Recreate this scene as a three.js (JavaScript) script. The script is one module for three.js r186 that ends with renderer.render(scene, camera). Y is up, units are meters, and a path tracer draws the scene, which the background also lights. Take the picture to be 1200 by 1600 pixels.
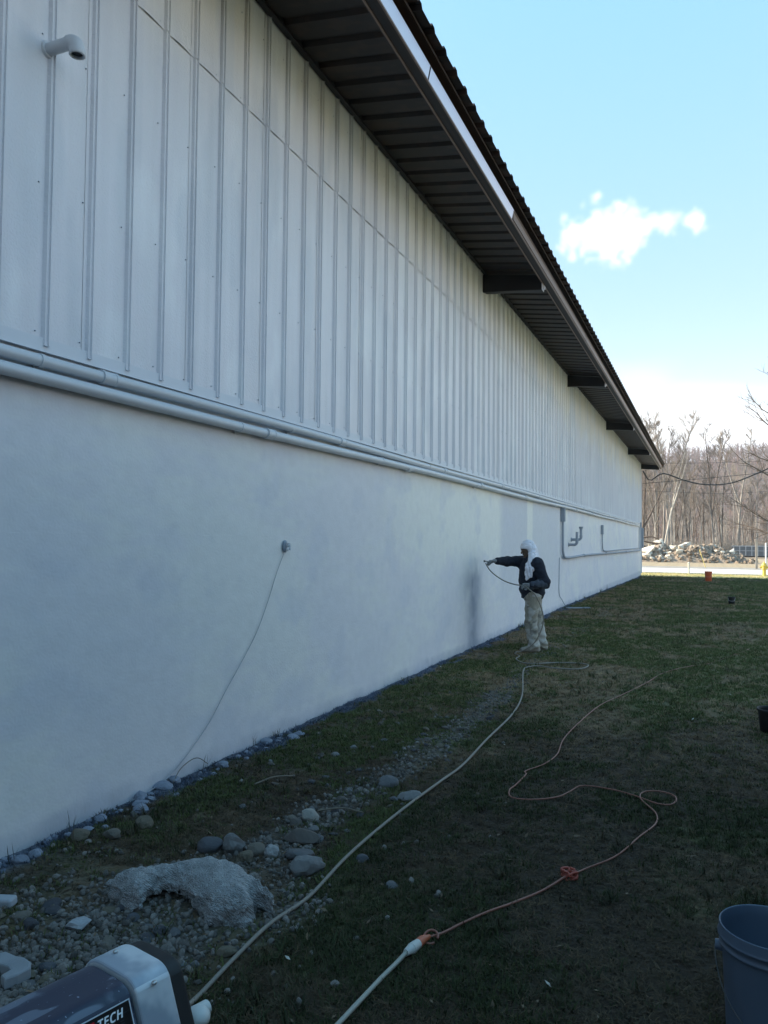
import * as THREE from 'three';
import { mergeGeometries } from 'three/addons/utils/BufferGeometryUtils.js';
import { RoundedBoxGeometry } from 'three/addons/geometries/RoundedBoxGeometry.js';

// ---------------------------------------------------------------- camera, sky, sun, exposure
const V = (x, y, z) => new THREE.Vector3(x, y, z);
const scene = new THREE.Scene();
const camera = new THREE.PerspectiveCamera(67.38, 0.75, 0.05, 4000);
camera.position.set(3.2, 1.58, 0);
camera.rotation.order = 'YXZ';
camera.rotation.set(0.03623, 0.39767, 0.009);
scene.add(camera);
const renderer = new THREE.WebGLRenderer({ antialias: true });
renderer.toneMapping = THREE.LinearToneMapping;
renderer.toneMappingExposure = 2.5;
renderer.shadowMap.enabled = true;
const SUN_DIR = V(-1, 0.54, 0.0).normalize();
const sun = new THREE.DirectionalLight(0xfff0da, 5);
sun.position.copy(SUN_DIR).multiplyScalar(160).add(V(0, 0, -40));
sun.target.position.set(0, 0, -40);
sun.castShadow = true;
sun.shadow.radius = 1;
sun.shadow.mapSize.set(2048, 2048);
Object.assign(sun.shadow.camera, { left: -110, right: 110, top: 110, bottom: -110, near: 1, far: 500 });
scene.add(sun, sun.target);
const SKY_GAIN = 0.46;          // the sky's radiance before exposure, against what the photograph shows

// ---------------------------------------------------------------- numbers and noise
function rng(seed) { let a = seed >>> 0; return () => { a = (a + 0x6D2B79F5) | 0; let t = Math.imul(a ^ (a >>> 15), 1 | a); t = (t + Math.imul(t ^ (t >>> 7), 61 | t)) ^ t; return ((t ^ (t >>> 14)) >>> 0) / 4294967296; }; }
const clamp = (x, a = 0, b = 1) => Math.min(b, Math.max(a, x));
const mix = (a, b, t) => a + (b - a) * t;
const sstep = (a, b, x) => { const t = clamp((x - a) / (b - a)); return t * t * (3 - 2 * t); };
const hash = (x, y, z) => { let h = Math.imul(x, 374761393) + Math.imul(y, 668265263) + Math.imul(z, 2147483647 ^ 0x5bd1e995); h = Math.imul(h ^ (h >>> 13), 1274126177); return ((h ^ (h >>> 16)) >>> 0) / 4294967296; };
function noise(x, y, z = 0, px = 0, py = 0) {     // value noise; px, py are periods
  const xi = Math.floor(x), yi = Math.floor(y), zi = Math.floor(z), fx = x - xi, fy = y - yi, fz = z - zi;
  const u = fx * fx * (3 - 2 * fx), v = fy * fy * (3 - 2 * fy), w = fz * fz * (3 - 2 * fz);
  const X = (i) => px ? ((i % px) + px) % px : i, Y = (i) => py ? ((i % py) + py) % py : i;
  const x0 = X(xi), x1 = X(xi + 1), y0 = Y(yi), y1 = Y(yi + 1);
  const a = mix(mix(hash(x0, y0, zi), hash(x1, y0, zi), u), mix(hash(x0, y1, zi), hash(x1, y1, zi), u), v);
  if (fz === 0) return a;
  const b = mix(mix(hash(x0, y0, zi + 1), hash(x1, y0, zi + 1), u), mix(hash(x0, y1, zi + 1), hash(x1, y1, zi + 1), u), v);
  return mix(a, b, w);
}
function fbm(x, y, z = 0, n = 4) { let s = 0, a = 0.5, t = 0; for (let i = 0; i < n; i++) { s += a * noise(x, y, z + i * 17); t += a; a *= 0.5; x *= 2.03; y *= 2.03; if (z % 1) z *= 2.03; } return s / t; }
function fbmP(x, y, p, n, zz = 0) { let s = 0, a = 0.5, t = 0; for (let i = 0; i < n; i++) { s += a * noise(x, y, zz + i * 13, p, p); t += a; a *= 0.5; x *= 2; y *= 2; p *= 2; } return s / t; }

// ---------------------------------------------------------------- sky (air and clouds only)
{
  const W = 2048, H = 1024, data = new Float32Array(W * H * 4);
  const cloud = (dx, dy, sx, sy, seed, s) => {        // one small cumulus, in degrees about its middle
    const n = 0.75 * (fbm(dx * s + seed, dy * s * 1.2 + seed * 2, 0.5, 5) - 0.5) + 0.4 * (fbm(dx * s * 3.1 + seed, dy * s * 3.6, 7, 5) - 0.5), e = Math.hypot(dx / sx, dy / sy);
    return sstep(-0.05, 0.75, 1 - e + n * 1.9);
  };
  for (let j = 0; j < H; j++) for (let i = 0; i < W; i++) {
    const v = (j + 0.5) / H, u = (i + 0.5) / W, el = (v - 0.5) * Math.PI, ph = (u - 0.5) * 2 * Math.PI;
    const y = Math.sin(el), x = Math.cos(el) * Math.cos(ph), z = Math.cos(el) * Math.sin(ph);
    const eld = el * 180 / Math.PI, azd = Math.atan2(x, -z) * 180 / Math.PI;
    const t = Math.max(0, y), k = Math.exp(-t * 3.0);
    let r = mix(0.20, 1.0, k), g = mix(0.585, 1.10, k), b = mix(0.97, 1.14, k);
    const cs = clamp(x * SUN_DIR.x + y * SUN_DIR.y + z * SUN_DIR.z, -1, 1), glow = 0.35 * Math.pow(Math.max(0, cs), 4) + 0.9 * Math.pow(Math.max(0, cs), 40);
    r += glow; g += glow * 0.95; b += glow * 0.85;
    const haze = 0.75 * Math.exp(-Math.pow(t / 0.145, 2)); r += haze; g += haze * 0.96; b += haze * 0.92;
    if (y > -0.02) {
      let c = cloud(azd + 6.6, eld - 21.3, 3.3, 2.15, 3.7, 0.9);
      c = Math.max(c, cloud(azd + 4.0, eld - 21.7, 3.2, 0.8, 5.2, 1.1) * 0.55, cloud(azd + 2.4, eld - 21.5, 0.9, 0.9, 9.1, 1.4) * 0.6, cloud(azd + 0.5, eld - 21.4, 0.95, 0.85, 14.3, 1.3) * 0.75);
      const low = fbm(x * 2.2 + 5, z * 2.2 + 9, 0.5 + y * 7, 5), bank = sstep(0.42, 0.62, low + 0.18 * (1 - eld / 16)) * sstep(17, 9, eld);
      const high = sstep(0.66, 0.8, fbm(x / (y + 0.25) * 1.6 + 3, z / (y + 0.25) * 1.6, 0.5, 5)) * sstep(10, 24, eld) * (azd > -40 && azd < 30 && eld < 55 ? 0 : 0.8);
      c = Math.max(c, bank * 0.85, high);
      r = mix(r, Math.max(r, 1.4), c); g = mix(g, Math.max(g, 1.4), c); b = mix(b, Math.max(b, 1.4), c);
    } else { const q = sstep(-0.02, -0.12, y); r = mix(r, 0.12, q); g = mix(g, 0.11, q); b = mix(b, 0.08, q); }
    const o = (j * W + i) * 4;
    data[o] = r * SKY_GAIN; data[o + 1] = g * SKY_GAIN; data[o + 2] = b * SKY_GAIN; data[o + 3] = 1;
  }
  const tex = new THREE.DataTexture(data, W, H, THREE.RGBAFormat, THREE.FloatType);
  tex.mapping = THREE.EquirectangularReflectionMapping; tex.magFilter = THREE.LinearFilter; tex.minFilter = THREE.LinearFilter; tex.needsUpdate = true;
  scene.background = tex; scene.environment = tex;
}

// ---------------------------------------------------------------- helpers
const counts = {};
function numbered(name) { const n = counts[name] = (counts[name] ?? -1) + 1; return n ? name + '_' + String(n).padStart(3, '0') : name; }
function tag(o, label, category, group, kind) { if (label) o.userData.label = label; if (category) o.userData.category = category; if (group) o.userData.group = group; if (kind) o.userData.kind = kind; return o; }
function part(name, geo, mat, parent, label) {
  if (Array.isArray(geo)) geo = join(geo);
  const m = new THREE.Mesh(geo, mat); m.name = name; m.castShadow = m.receiveShadow = true; parent.add(m); if (label) m.userData.label = label; return m;
}
function thing(name, label, category, pos = [0, 0, 0], turn = 0, group) { const o = new THREE.Group(); o.name = numbered(name); o.position.set(...pos); o.rotation.y = turn; scene.add(o); return tag(o, label, category, group); }
function solo(name, geo, mat, label, category, pos = [0, 0, 0], group) {
  if (Array.isArray(geo)) geo = join(geo);
  const m = new THREE.Mesh(geo, mat); m.name = numbered(name); m.position.set(...pos); m.castShadow = m.receiveShadow = true; scene.add(m); return tag(m, label, category, group);
}
function struct(name, geo, mat) { const m = new THREE.Mesh(geo, mat); m.name = numbered(name); m.receiveShadow = m.castShadow = true; m.userData.kind = 'structure'; scene.add(m); return m; }
function join(list) {
  list = list.map((g) => { const q = g.index ? g.toNonIndexed() : g; for (const k of Object.keys(q.attributes)) if (!['position', 'normal', 'uv'].includes(k)) q.deleteAttribute(k); if (!q.attributes.normal) q.computeVertexNormals(); if (!q.attributes.uv) q.setAttribute('uv', new THREE.BufferAttribute(new Float32Array(q.attributes.position.count * 2), 2)); return q; });
  return list.length === 1 ? list[0] : mergeGeometries(list);
}
const box = (sx, sy, sz, x = 0, y = 0, z = 0, rx = 0, ry = 0, rz = 0) => { const g = new THREE.BoxGeometry(sx, sy, sz); return g.rotateX(rx).rotateY(ry).rotateZ(rz).translate(x, y, z); };
const rbox = (sx, sy, sz, r, x = 0, y = 0, z = 0, rx = 0, ry = 0, rz = 0) => { const g = new RoundedBoxGeometry(sx, sy, sz, 2, r); return g.rotateX(rx).rotateY(ry).rotateZ(rz).translate(x, y, z); };
function rod(a, b, r0, r1 = r0, seg = 10, open = false) {
  const A = V(...a), B = V(...b), d = B.clone().sub(A), L = d.length(), g = new THREE.CylinderGeometry(r1, r0, L, seg, 1, open);
  g.applyQuaternion(new THREE.Quaternion().setFromUnitVectors(V(0, 1, 0), d.normalize())); return g.translate((A.x + B.x) / 2, (A.y + B.y) / 2, (A.z + B.z) / 2);
}
const curve = (pts, closed = false, type = 'centripetal') => new THREE.CatmullRomCurve3(pts.map((p) => V(...p)), closed, type);
const tube = (pts, r, n = 60, seg = 7) => new THREE.TubeGeometry(curve(pts), n, r, seg, false);
function surface(verts, faces, uvs) { const g = new THREE.BufferGeometry(); g.setAttribute('position', new THREE.Float32BufferAttribute(verts, 3)); g.setAttribute('uv', new THREE.Float32BufferAttribute(uvs ?? new Array(verts.length / 3 * 2).fill(0), 2)); g.setIndex(faces); g.computeVertexNormals(); return g; }

// naive surface nets: one closed, smooth mesh of the field fn < 0
function nets(fn, lo, hi, cell) {
  const nx = Math.ceil((hi[0] - lo[0]) / cell) + 2, ny = Math.ceil((hi[1] - lo[1]) / cell) + 2, nz = Math.ceil((hi[2] - lo[2]) / cell) + 2;
  const f = new Float32Array(nx * ny * nz), id = (i, j, k) => (k * ny + j) * nx + i;
  for (let k = 0; k < nz; k++) for (let j = 0; j < ny; j++) for (let i = 0; i < nx; i++) f[id(i, j, k)] = fn(lo[0] + (i - 0.5) * cell, lo[1] + (j - 0.5) * cell, lo[2] + (k - 0.5) * cell);
  const vert = new Int32Array(nx * ny * nz).fill(-1), pos = [], idx = [];
  const E = [[0, 1], [2, 3], [4, 5], [6, 7], [0, 2], [1, 3], [4, 6], [5, 7], [0, 4], [1, 5], [2, 6], [3, 7]];
  for (let k = 0; k < nz - 1; k++) for (let j = 0; j < ny - 1; j++) for (let i = 0; i < nx - 1; i++) {
    const c = []; let neg = 0;
    for (let q = 0; q < 8; q++) { const val = f[id(i + (q & 1), j + ((q >> 1) & 1), k + (q >> 2))]; c.push(val); if (val < 0) neg++; }
    if (neg === 0 || neg === 8) continue;
    let x = 0, y = 0, z = 0, n = 0;
    for (const [a, b] of E) if ((c[a] < 0) !== (c[b] < 0)) { const t = c[a] / (c[a] - c[b]); x += mix(a & 1, b & 1, t); y += mix((a >> 1) & 1, (b >> 1) & 1, t); z += mix(a >> 2, b >> 2, t); n++; }
    vert[id(i, j, k)] = pos.length / 3;
    pos.push(lo[0] + (i - 0.5 + x / n) * cell, lo[1] + (j - 0.5 + y / n) * cell, lo[2] + (k - 0.5 + z / n) * cell);
  }
  const quad = (a, b, c, d, flip) => { if (a < 0 || b < 0 || c < 0 || d < 0) return; if (flip) idx.push(a, c, b, a, d, c); else idx.push(a, b, c, a, c, d); };
  for (let k = 1; k < nz - 1; k++) for (let j = 1; j < ny - 1; j++) for (let i = 1; i < nx - 1; i++) {
    const s = f[id(i, j, k)] < 0;
    if (s !== (f[id(i + 1, j, k)] < 0)) quad(vert[id(i, j - 1, k - 1)], vert[id(i, j, k - 1)], vert[id(i, j, k)], vert[id(i, j - 1, k)], !s);
    if (s !== (f[id(i, j + 1, k)] < 0)) quad(vert[id(i - 1, j, k - 1)], vert[id(i - 1, j, k)], vert[id(i, j, k)], vert[id(i, j, k - 1)], !s);
    if (s !== (f[id(i, j, k + 1)] < 0)) quad(vert[id(i - 1, j - 1, k)], vert[id(i, j - 1, k)], vert[id(i, j, k)], vert[id(i - 1, j, k)], !s);
  }
  const g = new THREE.BufferGeometry(); g.setAttribute('position', new THREE.Float32BufferAttribute(pos, 3));
  const uv = []; for (let i = 0; i < pos.length; i += 3) uv.push((pos[i] + pos[i + 2] * 0.83) * 1.0, pos[i + 1] + pos[i + 2] * 0.41);
  g.setAttribute('uv', new THREE.Float32BufferAttribute(uv, 2)); g.setIndex(idx); g.computeVertexNormals(); return g;
}
const cap = (p, a, b, r0, r1) => {            // distance to a tapered capsule
  const bx = b[0] - a[0], by = b[1] - a[1], bz = b[2] - a[2], px = p[0] - a[0], py = p[1] - a[1], pz = p[2] - a[2];
  const t = clamp((px * bx + py * by + pz * bz) / (bx * bx + by * by + bz * bz + 1e-9));
  return Math.hypot(px - bx * t, py - by * t, pz - bz * t) - mix(r0, r1, t);
};
const ell = (p, c, r) => { const x = (p[0] - c[0]) / r[0], y = (p[1] - c[1]) / r[1], z = (p[2] - c[2]) / r[2], k = Math.hypot(x, y, z), m = Math.hypot(x / r[0], y / r[1], z / r[2]); return m < 1e-6 ? -Math.min(...r) : k * (k - 1) / m; };
const smin = (a, b, k) => { const h = clamp(0.5 + 0.5 * (b - a) / k); return mix(b, a, h) - k * h * (1 - h); };

// ---------------------------------------------------------------- textures
function dataTex(w, h, fn, srgb, wrap = true) {
  const d = new Uint8Array(w * h * 4), s = (c) => 255 * (srgb ? (c <= 0.0031308 ? c * 12.92 : 1.055 * Math.pow(c, 1 / 2.4) - 0.055) : c);
  for (let j = 0; j < h; j++) for (let i = 0; i < w; i++) { const c = fn(i / w, j / h), o = (j * w + i) * 4; d[o] = s(clamp(c[0])); d[o + 1] = s(clamp(c[1])); d[o + 2] = s(clamp(c[2])); d[o + 3] = 255; }
  const t = new THREE.DataTexture(d, w, h); t.magFilter = THREE.LinearFilter; t.minFilter = THREE.LinearMipmapLinearFilter; t.generateMipmaps = true;
  if (wrap) t.wrapS = t.wrapT = THREE.RepeatWrapping; if (srgb) t.colorSpace = THREE.SRGBColorSpace; t.needsUpdate = true; return t;
}
const gray = (v) => [v, v, v];
const WALL_Z0 = 6.78, WALL_Z1 = -42.6, WALL_L = WALL_Z0 - WALL_Z1;
const NEWP = [0.71, 0.695, 0.72], OLDP = [0.79, 0.785, 0.735], WETP = [0.29, 0.325, 0.40];
const mix3 = (a, b, t) => [mix(a[0], b[0], t), mix(a[1], b[1], t), mix(a[2], b[2], t)];
const plasterMap = dataTex(2048, 256, (u, v) => {            // paint on the masonry: fresh blue grey, older cream showing through, one wet pass
  const s = u * WALL_L - WALL_Z0, y = v * 2.58;             // s = metres ahead of the camera
  let c = NEWP;
  const thin = fbm(s * 1.1, y * 1.6, 3, 5), streak = fbm(s * 5, y * 22, 9, 3);
  c = mix3(c, OLDP, 0.55 * sstep(0.40, 0.70, thin * 0.75 + streak * 0.25 + 0.05 * sstep(0.4, 1.6, y) - 0.03));
  const edge = (fbm(s * 6, y * 6, 4, 4) - 0.5) * 0.35;
  const a = sstep(7.0, 9.5, s + edge * 4) * (1 - sstep(12.5, 12.95, s + edge * 0.5)) * sstep(1.15, 1.5, y + edge);
  c = mix3(c, OLDP, a * 0.85);
  c = mix3(c, [0.57, 0.585, 0.63], 0.7 * sstep(12.5, 12.95, s + edge * 0.5) * (1 - sstep(17.5, 19.5, s + edge)) * sstep(0.2, 1.1, y + edge));
  c = mix3(c, OLDP, 0.85 * sstep(14.72, 14.8, s) * (1 - sstep(15.2, 15.35, s)) * sstep(1.45, 1.6, y + edge * 0.3));
  const wx = s - 11.1 + (fbm(s * 3, y * 5, 41, 4) - 0.5) * 0.25, wy = y - 1.02 + (fbm(s * 5, y * 3, 43, 4) - 0.5) * 0.3;
  const w = Math.max(Math.exp(-Math.pow(wx / 0.3, 2)) * (1 - sstep(0.0, 0.26, wy)) * (0.75 + 0.5 * (fbm(s * 9, y * 2.2, 45, 3) - 0.5)), 0.55 * Math.exp(-Math.pow((wx + 0.2) / 0.4, 2) - Math.pow((wy + 0.08) / 0.22, 2)));
  c = mix3(c, WETP, Math.min(1, w * 1.15));
  const foot = 1 - sstep(0.03, 0.13, y + edge * 0.3);
  c = mix3(c, WETP, foot * 0.45);
  const st = sstep(0.56, 0.76, fbm(s * 2.3, y * 3.1, 21, 5)); c = mix3(c, [0.60, 0.61, 0.68], st * 0.4);
  const k = 0.95 + 0.1 * fbm(s * 14, y * 14, 31, 3); return [c[0] * k, c[1] * k, c[2] * k];
}, true, false);
const plasterBump = dataTex(512, 512, (u, v) => gray(0.55 * fbmP(u * 24, v * 40, 24, 4) * 1 + 0.35 * noise(u * 150, v * 150, 0, 150, 150) + 0.25 * fbmP(u * 6, v * 6, 6, 3, 7)), false);
plasterBump.repeat.set(WALL_L / 1.6, 2.58 / 1.6);
const panelMap = dataTex(2048, 512, (u, v) => {             // sheet metal: spray passes, with a ragged cream tone growing towards the eaves
  const s = u * WALL_L - WALL_Z0, y = 2.5 + v * 3.4;
  const e = (fbm(s * 1.3, y * 0.9, 2, 4) - 0.5), runs = fbm(s * 16, y * 0.7, 7, 3);
  const line = mix(5.1, 4.35, sstep(3, 34, s)) ;
  let c = mix3([0.69, 0.692, 0.735], [0.765, 0.74, 0.69], 0.85 * sstep(line - 0.35, line + 0.45, y + e * 1.0 + (runs - 0.5) * 0.25));
  c = mix3(c, [0.76, 0.78, 0.81], 0.6 * sstep(0.58, 0.72, fbm(s * 2.6, y * 1.1, 12, 4)));
  c = mix3(c, [0.58, 0.615, 0.67], 0.5 * sstep(0.6, 0.72, fbm(s * 3.1 + 9, y * 0.8, 19, 4)));
  const k = 0.93 + 0.14 * runs; return [c[0] * k, c[1] * k, c[2] * k];
}, true, false);
const panelRough = dataTex(256, 256, (u, v) => gray(0.34 + 0.3 * fbmP(u * 8, v * 8, 8, 4)), false);
const panelBump = dataTex(512, 512, (u, v) => gray(0.7 * fbmP(u * 5, v * 3, 5, 3) + 0.25 * noise(u * 190, v * 190, 3, 190, 190)), false);
panelBump.repeat.set(WALL_L / 1.5, 3.4 / 1.5); panelRough.repeat.set(WALL_L / 2, 3.4 / 2);
const concreteMap = dataTex(512, 512, (u, v) => { const k = 0.55 + 0.5 * fbmP(u * 12, v * 12, 12, 5), sp = noise(u * 130, v * 130, 5, 130, 130); const q = k * (sp > 0.8 ? 1.35 : sp < 0.18 ? 0.6 : 1); return [0.40 * q, 0.405 * q, 0.41 * q]; }, true);
const concreteBump = dataTex(512, 512, (u, v) => gray(0.5 * fbmP(u * 14, v * 14, 14, 4) + 0.5 * Math.pow(noise(u * 90, v * 90, 2, 90, 90), 0.7)), false);
const stoneMap = dataTex(256, 256, (u, v) => gray(0.62 + 0.38 * fbmP(u * 10, v * 10, 10, 4) * (noise(u * 70, v * 70, 1, 70, 70) > 0.82 ? 1.4 : 1)), true);
const soilMap = dataTex(1024, 1024, (u, v) => {
  const a = fbmP(u * 16, v * 16, 16, 5), b = noise(u * 260, v * 260, 4, 260, 260), c = fbmP(u * 90, v * 90, 90, 2, 5); const k = 0.35 + 0.55 * a + 0.35 * b * c; const w = 0.08 * (noise(u * 40, v * 40, 8, 40, 40) - 0.5);
  return [k * (1 + w), k, k * (1 - w)];
}, true);
const soilBump = dataTex(512, 512, (u, v) => gray(0.5 * fbmP(u * 16, v * 16, 16, 4) + 0.5 * noise(u * 128, v * 128, 4, 128, 128)), false);
const rustMap = dataTex(512, 512, (u, v) => { const n = fbmP(u * 6, v * 20, 6, 1) * 0.3 + fbmP(u * 10, v * 10, 10, 5) * 0.7; return mix3([0.055, 0.04, 0.034], [0.16, 0.10, 0.065], sstep(0.42, 0.66, n)); }, true);
const paintScuff = dataTex(512, 512, (u, v) => { const n = fbmP(u * 7, v * 7, 7, 5), m = fbmP(u * 26, v * 6, 26, 1, 3) , sp = noise(u * 90, v * 60, 5, 90, 60); const w = Math.max(sstep(0.50, 0.68, n) * 0.34, sstep(0.62, 0.7, m) * 0.35, sp > 0.95 ? 0.8 : 0); return mix3([0.02, 0.027, 0.055], [0.30, 0.35, 0.44], w); }, true);
paintScuff.repeat.set(1.9, 1.9);
const silverScuff = dataTex(256, 256, (u, v) => { const n = fbmP(u * 6, v * 6, 6, 5, 2); return mix3([0.62, 0.64, 0.67], [0.32, 0.36, 0.42], sstep(0.45, 0.62, n)); }, true);
const barkMap = dataTex(256, 256, (u, v) => gray(0.5 + 0.6 * fbmP(u * 8, v * 4, 8, 1) * (0.6 + 0.8 * fbmP(u * 16, v * 16, 16, 3))), true);

const trouserMap = dataTex(512, 512, (u, v) => { const n = fbmP(u * 9, v * 9, 9, 5, 3), m = fbmP(u * 16, v * 16, 16, 4, 9), w = noise(u * 160, v * 160, 3, 160, 160); let c = mix3([0.40, 0.385, 0.35], [0.56, 0.56, 0.57], sstep(0.54, 0.64, n)); c = mix3(c, [0.20, 0.19, 0.18], 0.8 * sstep(0.6, 0.68, m)); const k = 0.9 + 0.2 * w; return [c[0] * k, c[1] * k, c[2] * k]; }, true);
// ---------------------------------------------------------------- materials
const std = (o) => new THREE.MeshStandardMaterial(o);
const col = (r, g, b) => new THREE.Color().setRGB(r, g, b);
const M = {
  plaster: std({ map: plasterMap, bumpMap: plasterBump, bumpScale: 0.0018, roughness: 0.88 }),
  panel: std({ map: panelMap, bumpMap: panelBump, bumpScale: 0.006, roughnessMap: panelRough, roughness: 0.9 }),
  trim: std({ color: col(0.64, 0.67, 0.72), roughness: 0.55 }),
  pipe: std({ color: col(0.58, 0.61, 0.65), roughness: 0.4, metalness: 0.0 }),
  pipeDark: std({ color: col(0.27, 0.31, 0.37), roughness: 0.55 }),
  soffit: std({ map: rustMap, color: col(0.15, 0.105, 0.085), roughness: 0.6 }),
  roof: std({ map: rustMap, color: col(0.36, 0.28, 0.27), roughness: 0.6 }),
  beam: std({ color: col(0.018, 0.016, 0.018), roughness: 0.6 }),
  fascia: std({ color: col(0.20, 0.13, 0.095), roughness: 0.45 }),
  whiteMetal: std({ color: col(0.66, 0.64, 0.70), roughness: 0.22 }),
  gable: std({ color: col(0.5, 0.52, 0.54), roughness: 0.7 }),
  ground: std({ map: soilMap, bumpMap: soilBump, bumpScale: 0.02, vertexColors: true, roughness: 1 }),
  concrete: std({ map: concreteMap, bumpMap: concreteBump, bumpScale: 0.02, roughness: 0.95 }),
  kerb: std({ map: concreteMap, color: col(2.1, 2.05, 1.95), roughness: 0.95 }),
  asphalt: std({ map: concreteMap, color: col(0.85, 0.78, 0.68), roughness: 0.95 }),
  hose: std({ color: col(0.22, 0.195, 0.165), roughness: 0.6 }),
  cordOrange: std({ color: col(0.27, 0.105, 0.075), roughness: 0.5 }),
  cordWhite: std({ color: col(0.36, 0.35, 0.30), roughness: 0.5 }),
  rubber: std({ color: col(0.012, 0.012, 0.013), roughness: 0.6 }),
  bucketBlue: std({ color: col(0.085, 0.115, 0.165), roughness: 0.45 }),
  hood: std({ map: paintScuff, roughness: 0.42 }),
  silver: std({ map: silverScuff, roughness: 0.4, metalness: 0.15 }),
  steel: std({ color: col(0.5, 0.5, 0.5), roughness: 0.35, metalness: 0.8 }),
  jacket: std({ color: col(0.013, 0.016, 0.028), roughness: 0.95 }),
  sleeve: std({ color: col(0.05, 0.062, 0.085), roughness: 0.95 }),
  trousers: std({ map: trouserMap, color: col(0.78, 0.75, 0.68), roughness: 0.95 }),
  cloth: std({ color: col(0.74, 0.72, 0.78), roughness: 0.95 }),
  skin: std({ color: col(0.11, 0.07, 0.05), roughness: 0.6 }),
  glove: std({ color: col(0.20, 0.21, 0.22), roughness: 0.9 }),
  shoe: std({ map: stoneMap, color: col(0.36, 0.33, 0.28), roughness: 0.9 }),
  bark: std({ map: barkMap, color: col(0.36, 0.33, 0.295), roughness: 1 }),
  barkDark: std({ map: barkMap, color: col(0.15, 0.115, 0.09), roughness: 1 }),
  barkPale: std({ map: barkMap, color: col(0.72, 0.68, 0.6), roughness: 1 }),
  twig: std({ color: col(0.20, 0.168, 0.138), roughness: 1 }),
  twigPale: std({ color: col(0.30, 0.265, 0.225), roughness: 1 }),
  chunk: std({ map: concreteMap, color: col(2.1, 1.95, 1.65), bumpMap: concreteBump, bumpScale: 0.03, roughness: 0.95 }),
  dirt: std({ map: soilMap, color: col(0.46, 0.37, 0.285), bumpMap: soilBump, bumpScale: 0.05, roughness: 1 }),
};

// ---------------------------------------------------------------- ground
const R0 = rng(7);
const gBase = (z) => -0.18 * sstep(-17, -42, z);
function gy(x, z) {
  const near = Math.exp(-Math.max(0, -z - 2) / 40);
  let y = gBase(z) + (fbm(x * 0.9, z * 0.9, 40, 3) - 0.5) * 0.05 * sstep(0, 0.6, x) + (fbm(x * 4.3, z * 4.3, 44, 3) - 0.5) * 0.035 * near;
  if (z < -43) y = gBase(z) + (fbm(x * 0.9, z * 0.9, 40, 2) - 0.5) * 0.05;
  return y;
}
const pathX = (z) => 1.2 + 0.08 * Math.sin(z * 0.7) + (z > -3.4 ? (z + 3.4) * -0.12 : 0) + (z < -6 ? (z + 6) * 0.012 : 0);
function gravelAt(x, z) {       // how much gravel lies here
  if (z < -34 || z > -1) return 0;
  const n = fbm(x * 3.1, z * 1.7, 60, 3), d = Math.abs(x - pathX(z)) / (z > -3.4 ? 0.55 : 0.19);
  let g = sstep(1.15, 0.35, d + (n - 0.5) * 1.6) * ((z > -8 ? 1 : z > -10 ? 0.5 : 0.3) * 0.8);
  if (z > -3.0) g = Math.max(g, (x < 0.85 ? 0.1 : 0.26) * sstep(1.5, 1.2, x + (n - 0.5) * 0.8) * sstep(-3.0, -2.6, z));
  return g;
}
const overspray = (x, z) => z < WALL_Z1 ? 0 : sstep(0.22, 0.02, x + (fbm(x * 9, z * 4, 71, 4) - 0.5) * 0.36);
function groundColour(x, z) {
  const n = fbm(x * 0.55, z * 0.4, 50, 4), m = fbm(x * 2.6, z * 2.2, 53, 4), q = fbm(x * 9, z * 9, 57, 3);
  if (z < -41.5) {
    const leaf = [0.34, 0.27, 0.17], straw = [0.62, 0.53, 0.28], green = [0.30, 0.32, 0.11];
    let c = mix3(straw, green, sstep(0.46, 0.66, m * 0.6 + n * 0.4));
    if (z < -57) c = mix3([0.33, 0.26, 0.17], leaf, q);
    if (z < -95) c = mix3([0.17, 0.125, 0.085], [0.26, 0.20, 0.13], q);
    return c;
  }
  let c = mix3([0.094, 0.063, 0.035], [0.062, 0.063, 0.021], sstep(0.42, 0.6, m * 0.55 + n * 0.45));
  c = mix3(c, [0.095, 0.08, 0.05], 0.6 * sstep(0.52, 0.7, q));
  const dark = sstep(0.44, 0.56, fbm(x * 0.9 + 4, z * 0.7, 63, 4) + 0.16 * sstep(1.9, 2.6, x) * sstep(-7.5, -5, z) - 0.05);  // dark soil patches, deepened at near right to stand in for shade
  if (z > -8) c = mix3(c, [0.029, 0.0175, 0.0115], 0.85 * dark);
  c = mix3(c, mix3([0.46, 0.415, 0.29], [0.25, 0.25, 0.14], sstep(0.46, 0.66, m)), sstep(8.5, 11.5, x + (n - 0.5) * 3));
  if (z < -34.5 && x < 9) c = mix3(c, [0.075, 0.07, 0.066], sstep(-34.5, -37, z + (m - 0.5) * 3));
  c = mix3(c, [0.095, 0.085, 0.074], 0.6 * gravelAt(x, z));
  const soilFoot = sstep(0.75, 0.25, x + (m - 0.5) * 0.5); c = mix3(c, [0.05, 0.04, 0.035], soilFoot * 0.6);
  const far = mix(1, 1.95, sstep(-4, -10, z)); c = [c[0] * far, c[1] * far, c[2] * far];  // lawn colour rises with distance: near shade put into the colour
  return mix3(c, [0.12, 0.14, 0.185], 0.75 * overspray(x, z));
}
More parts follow.
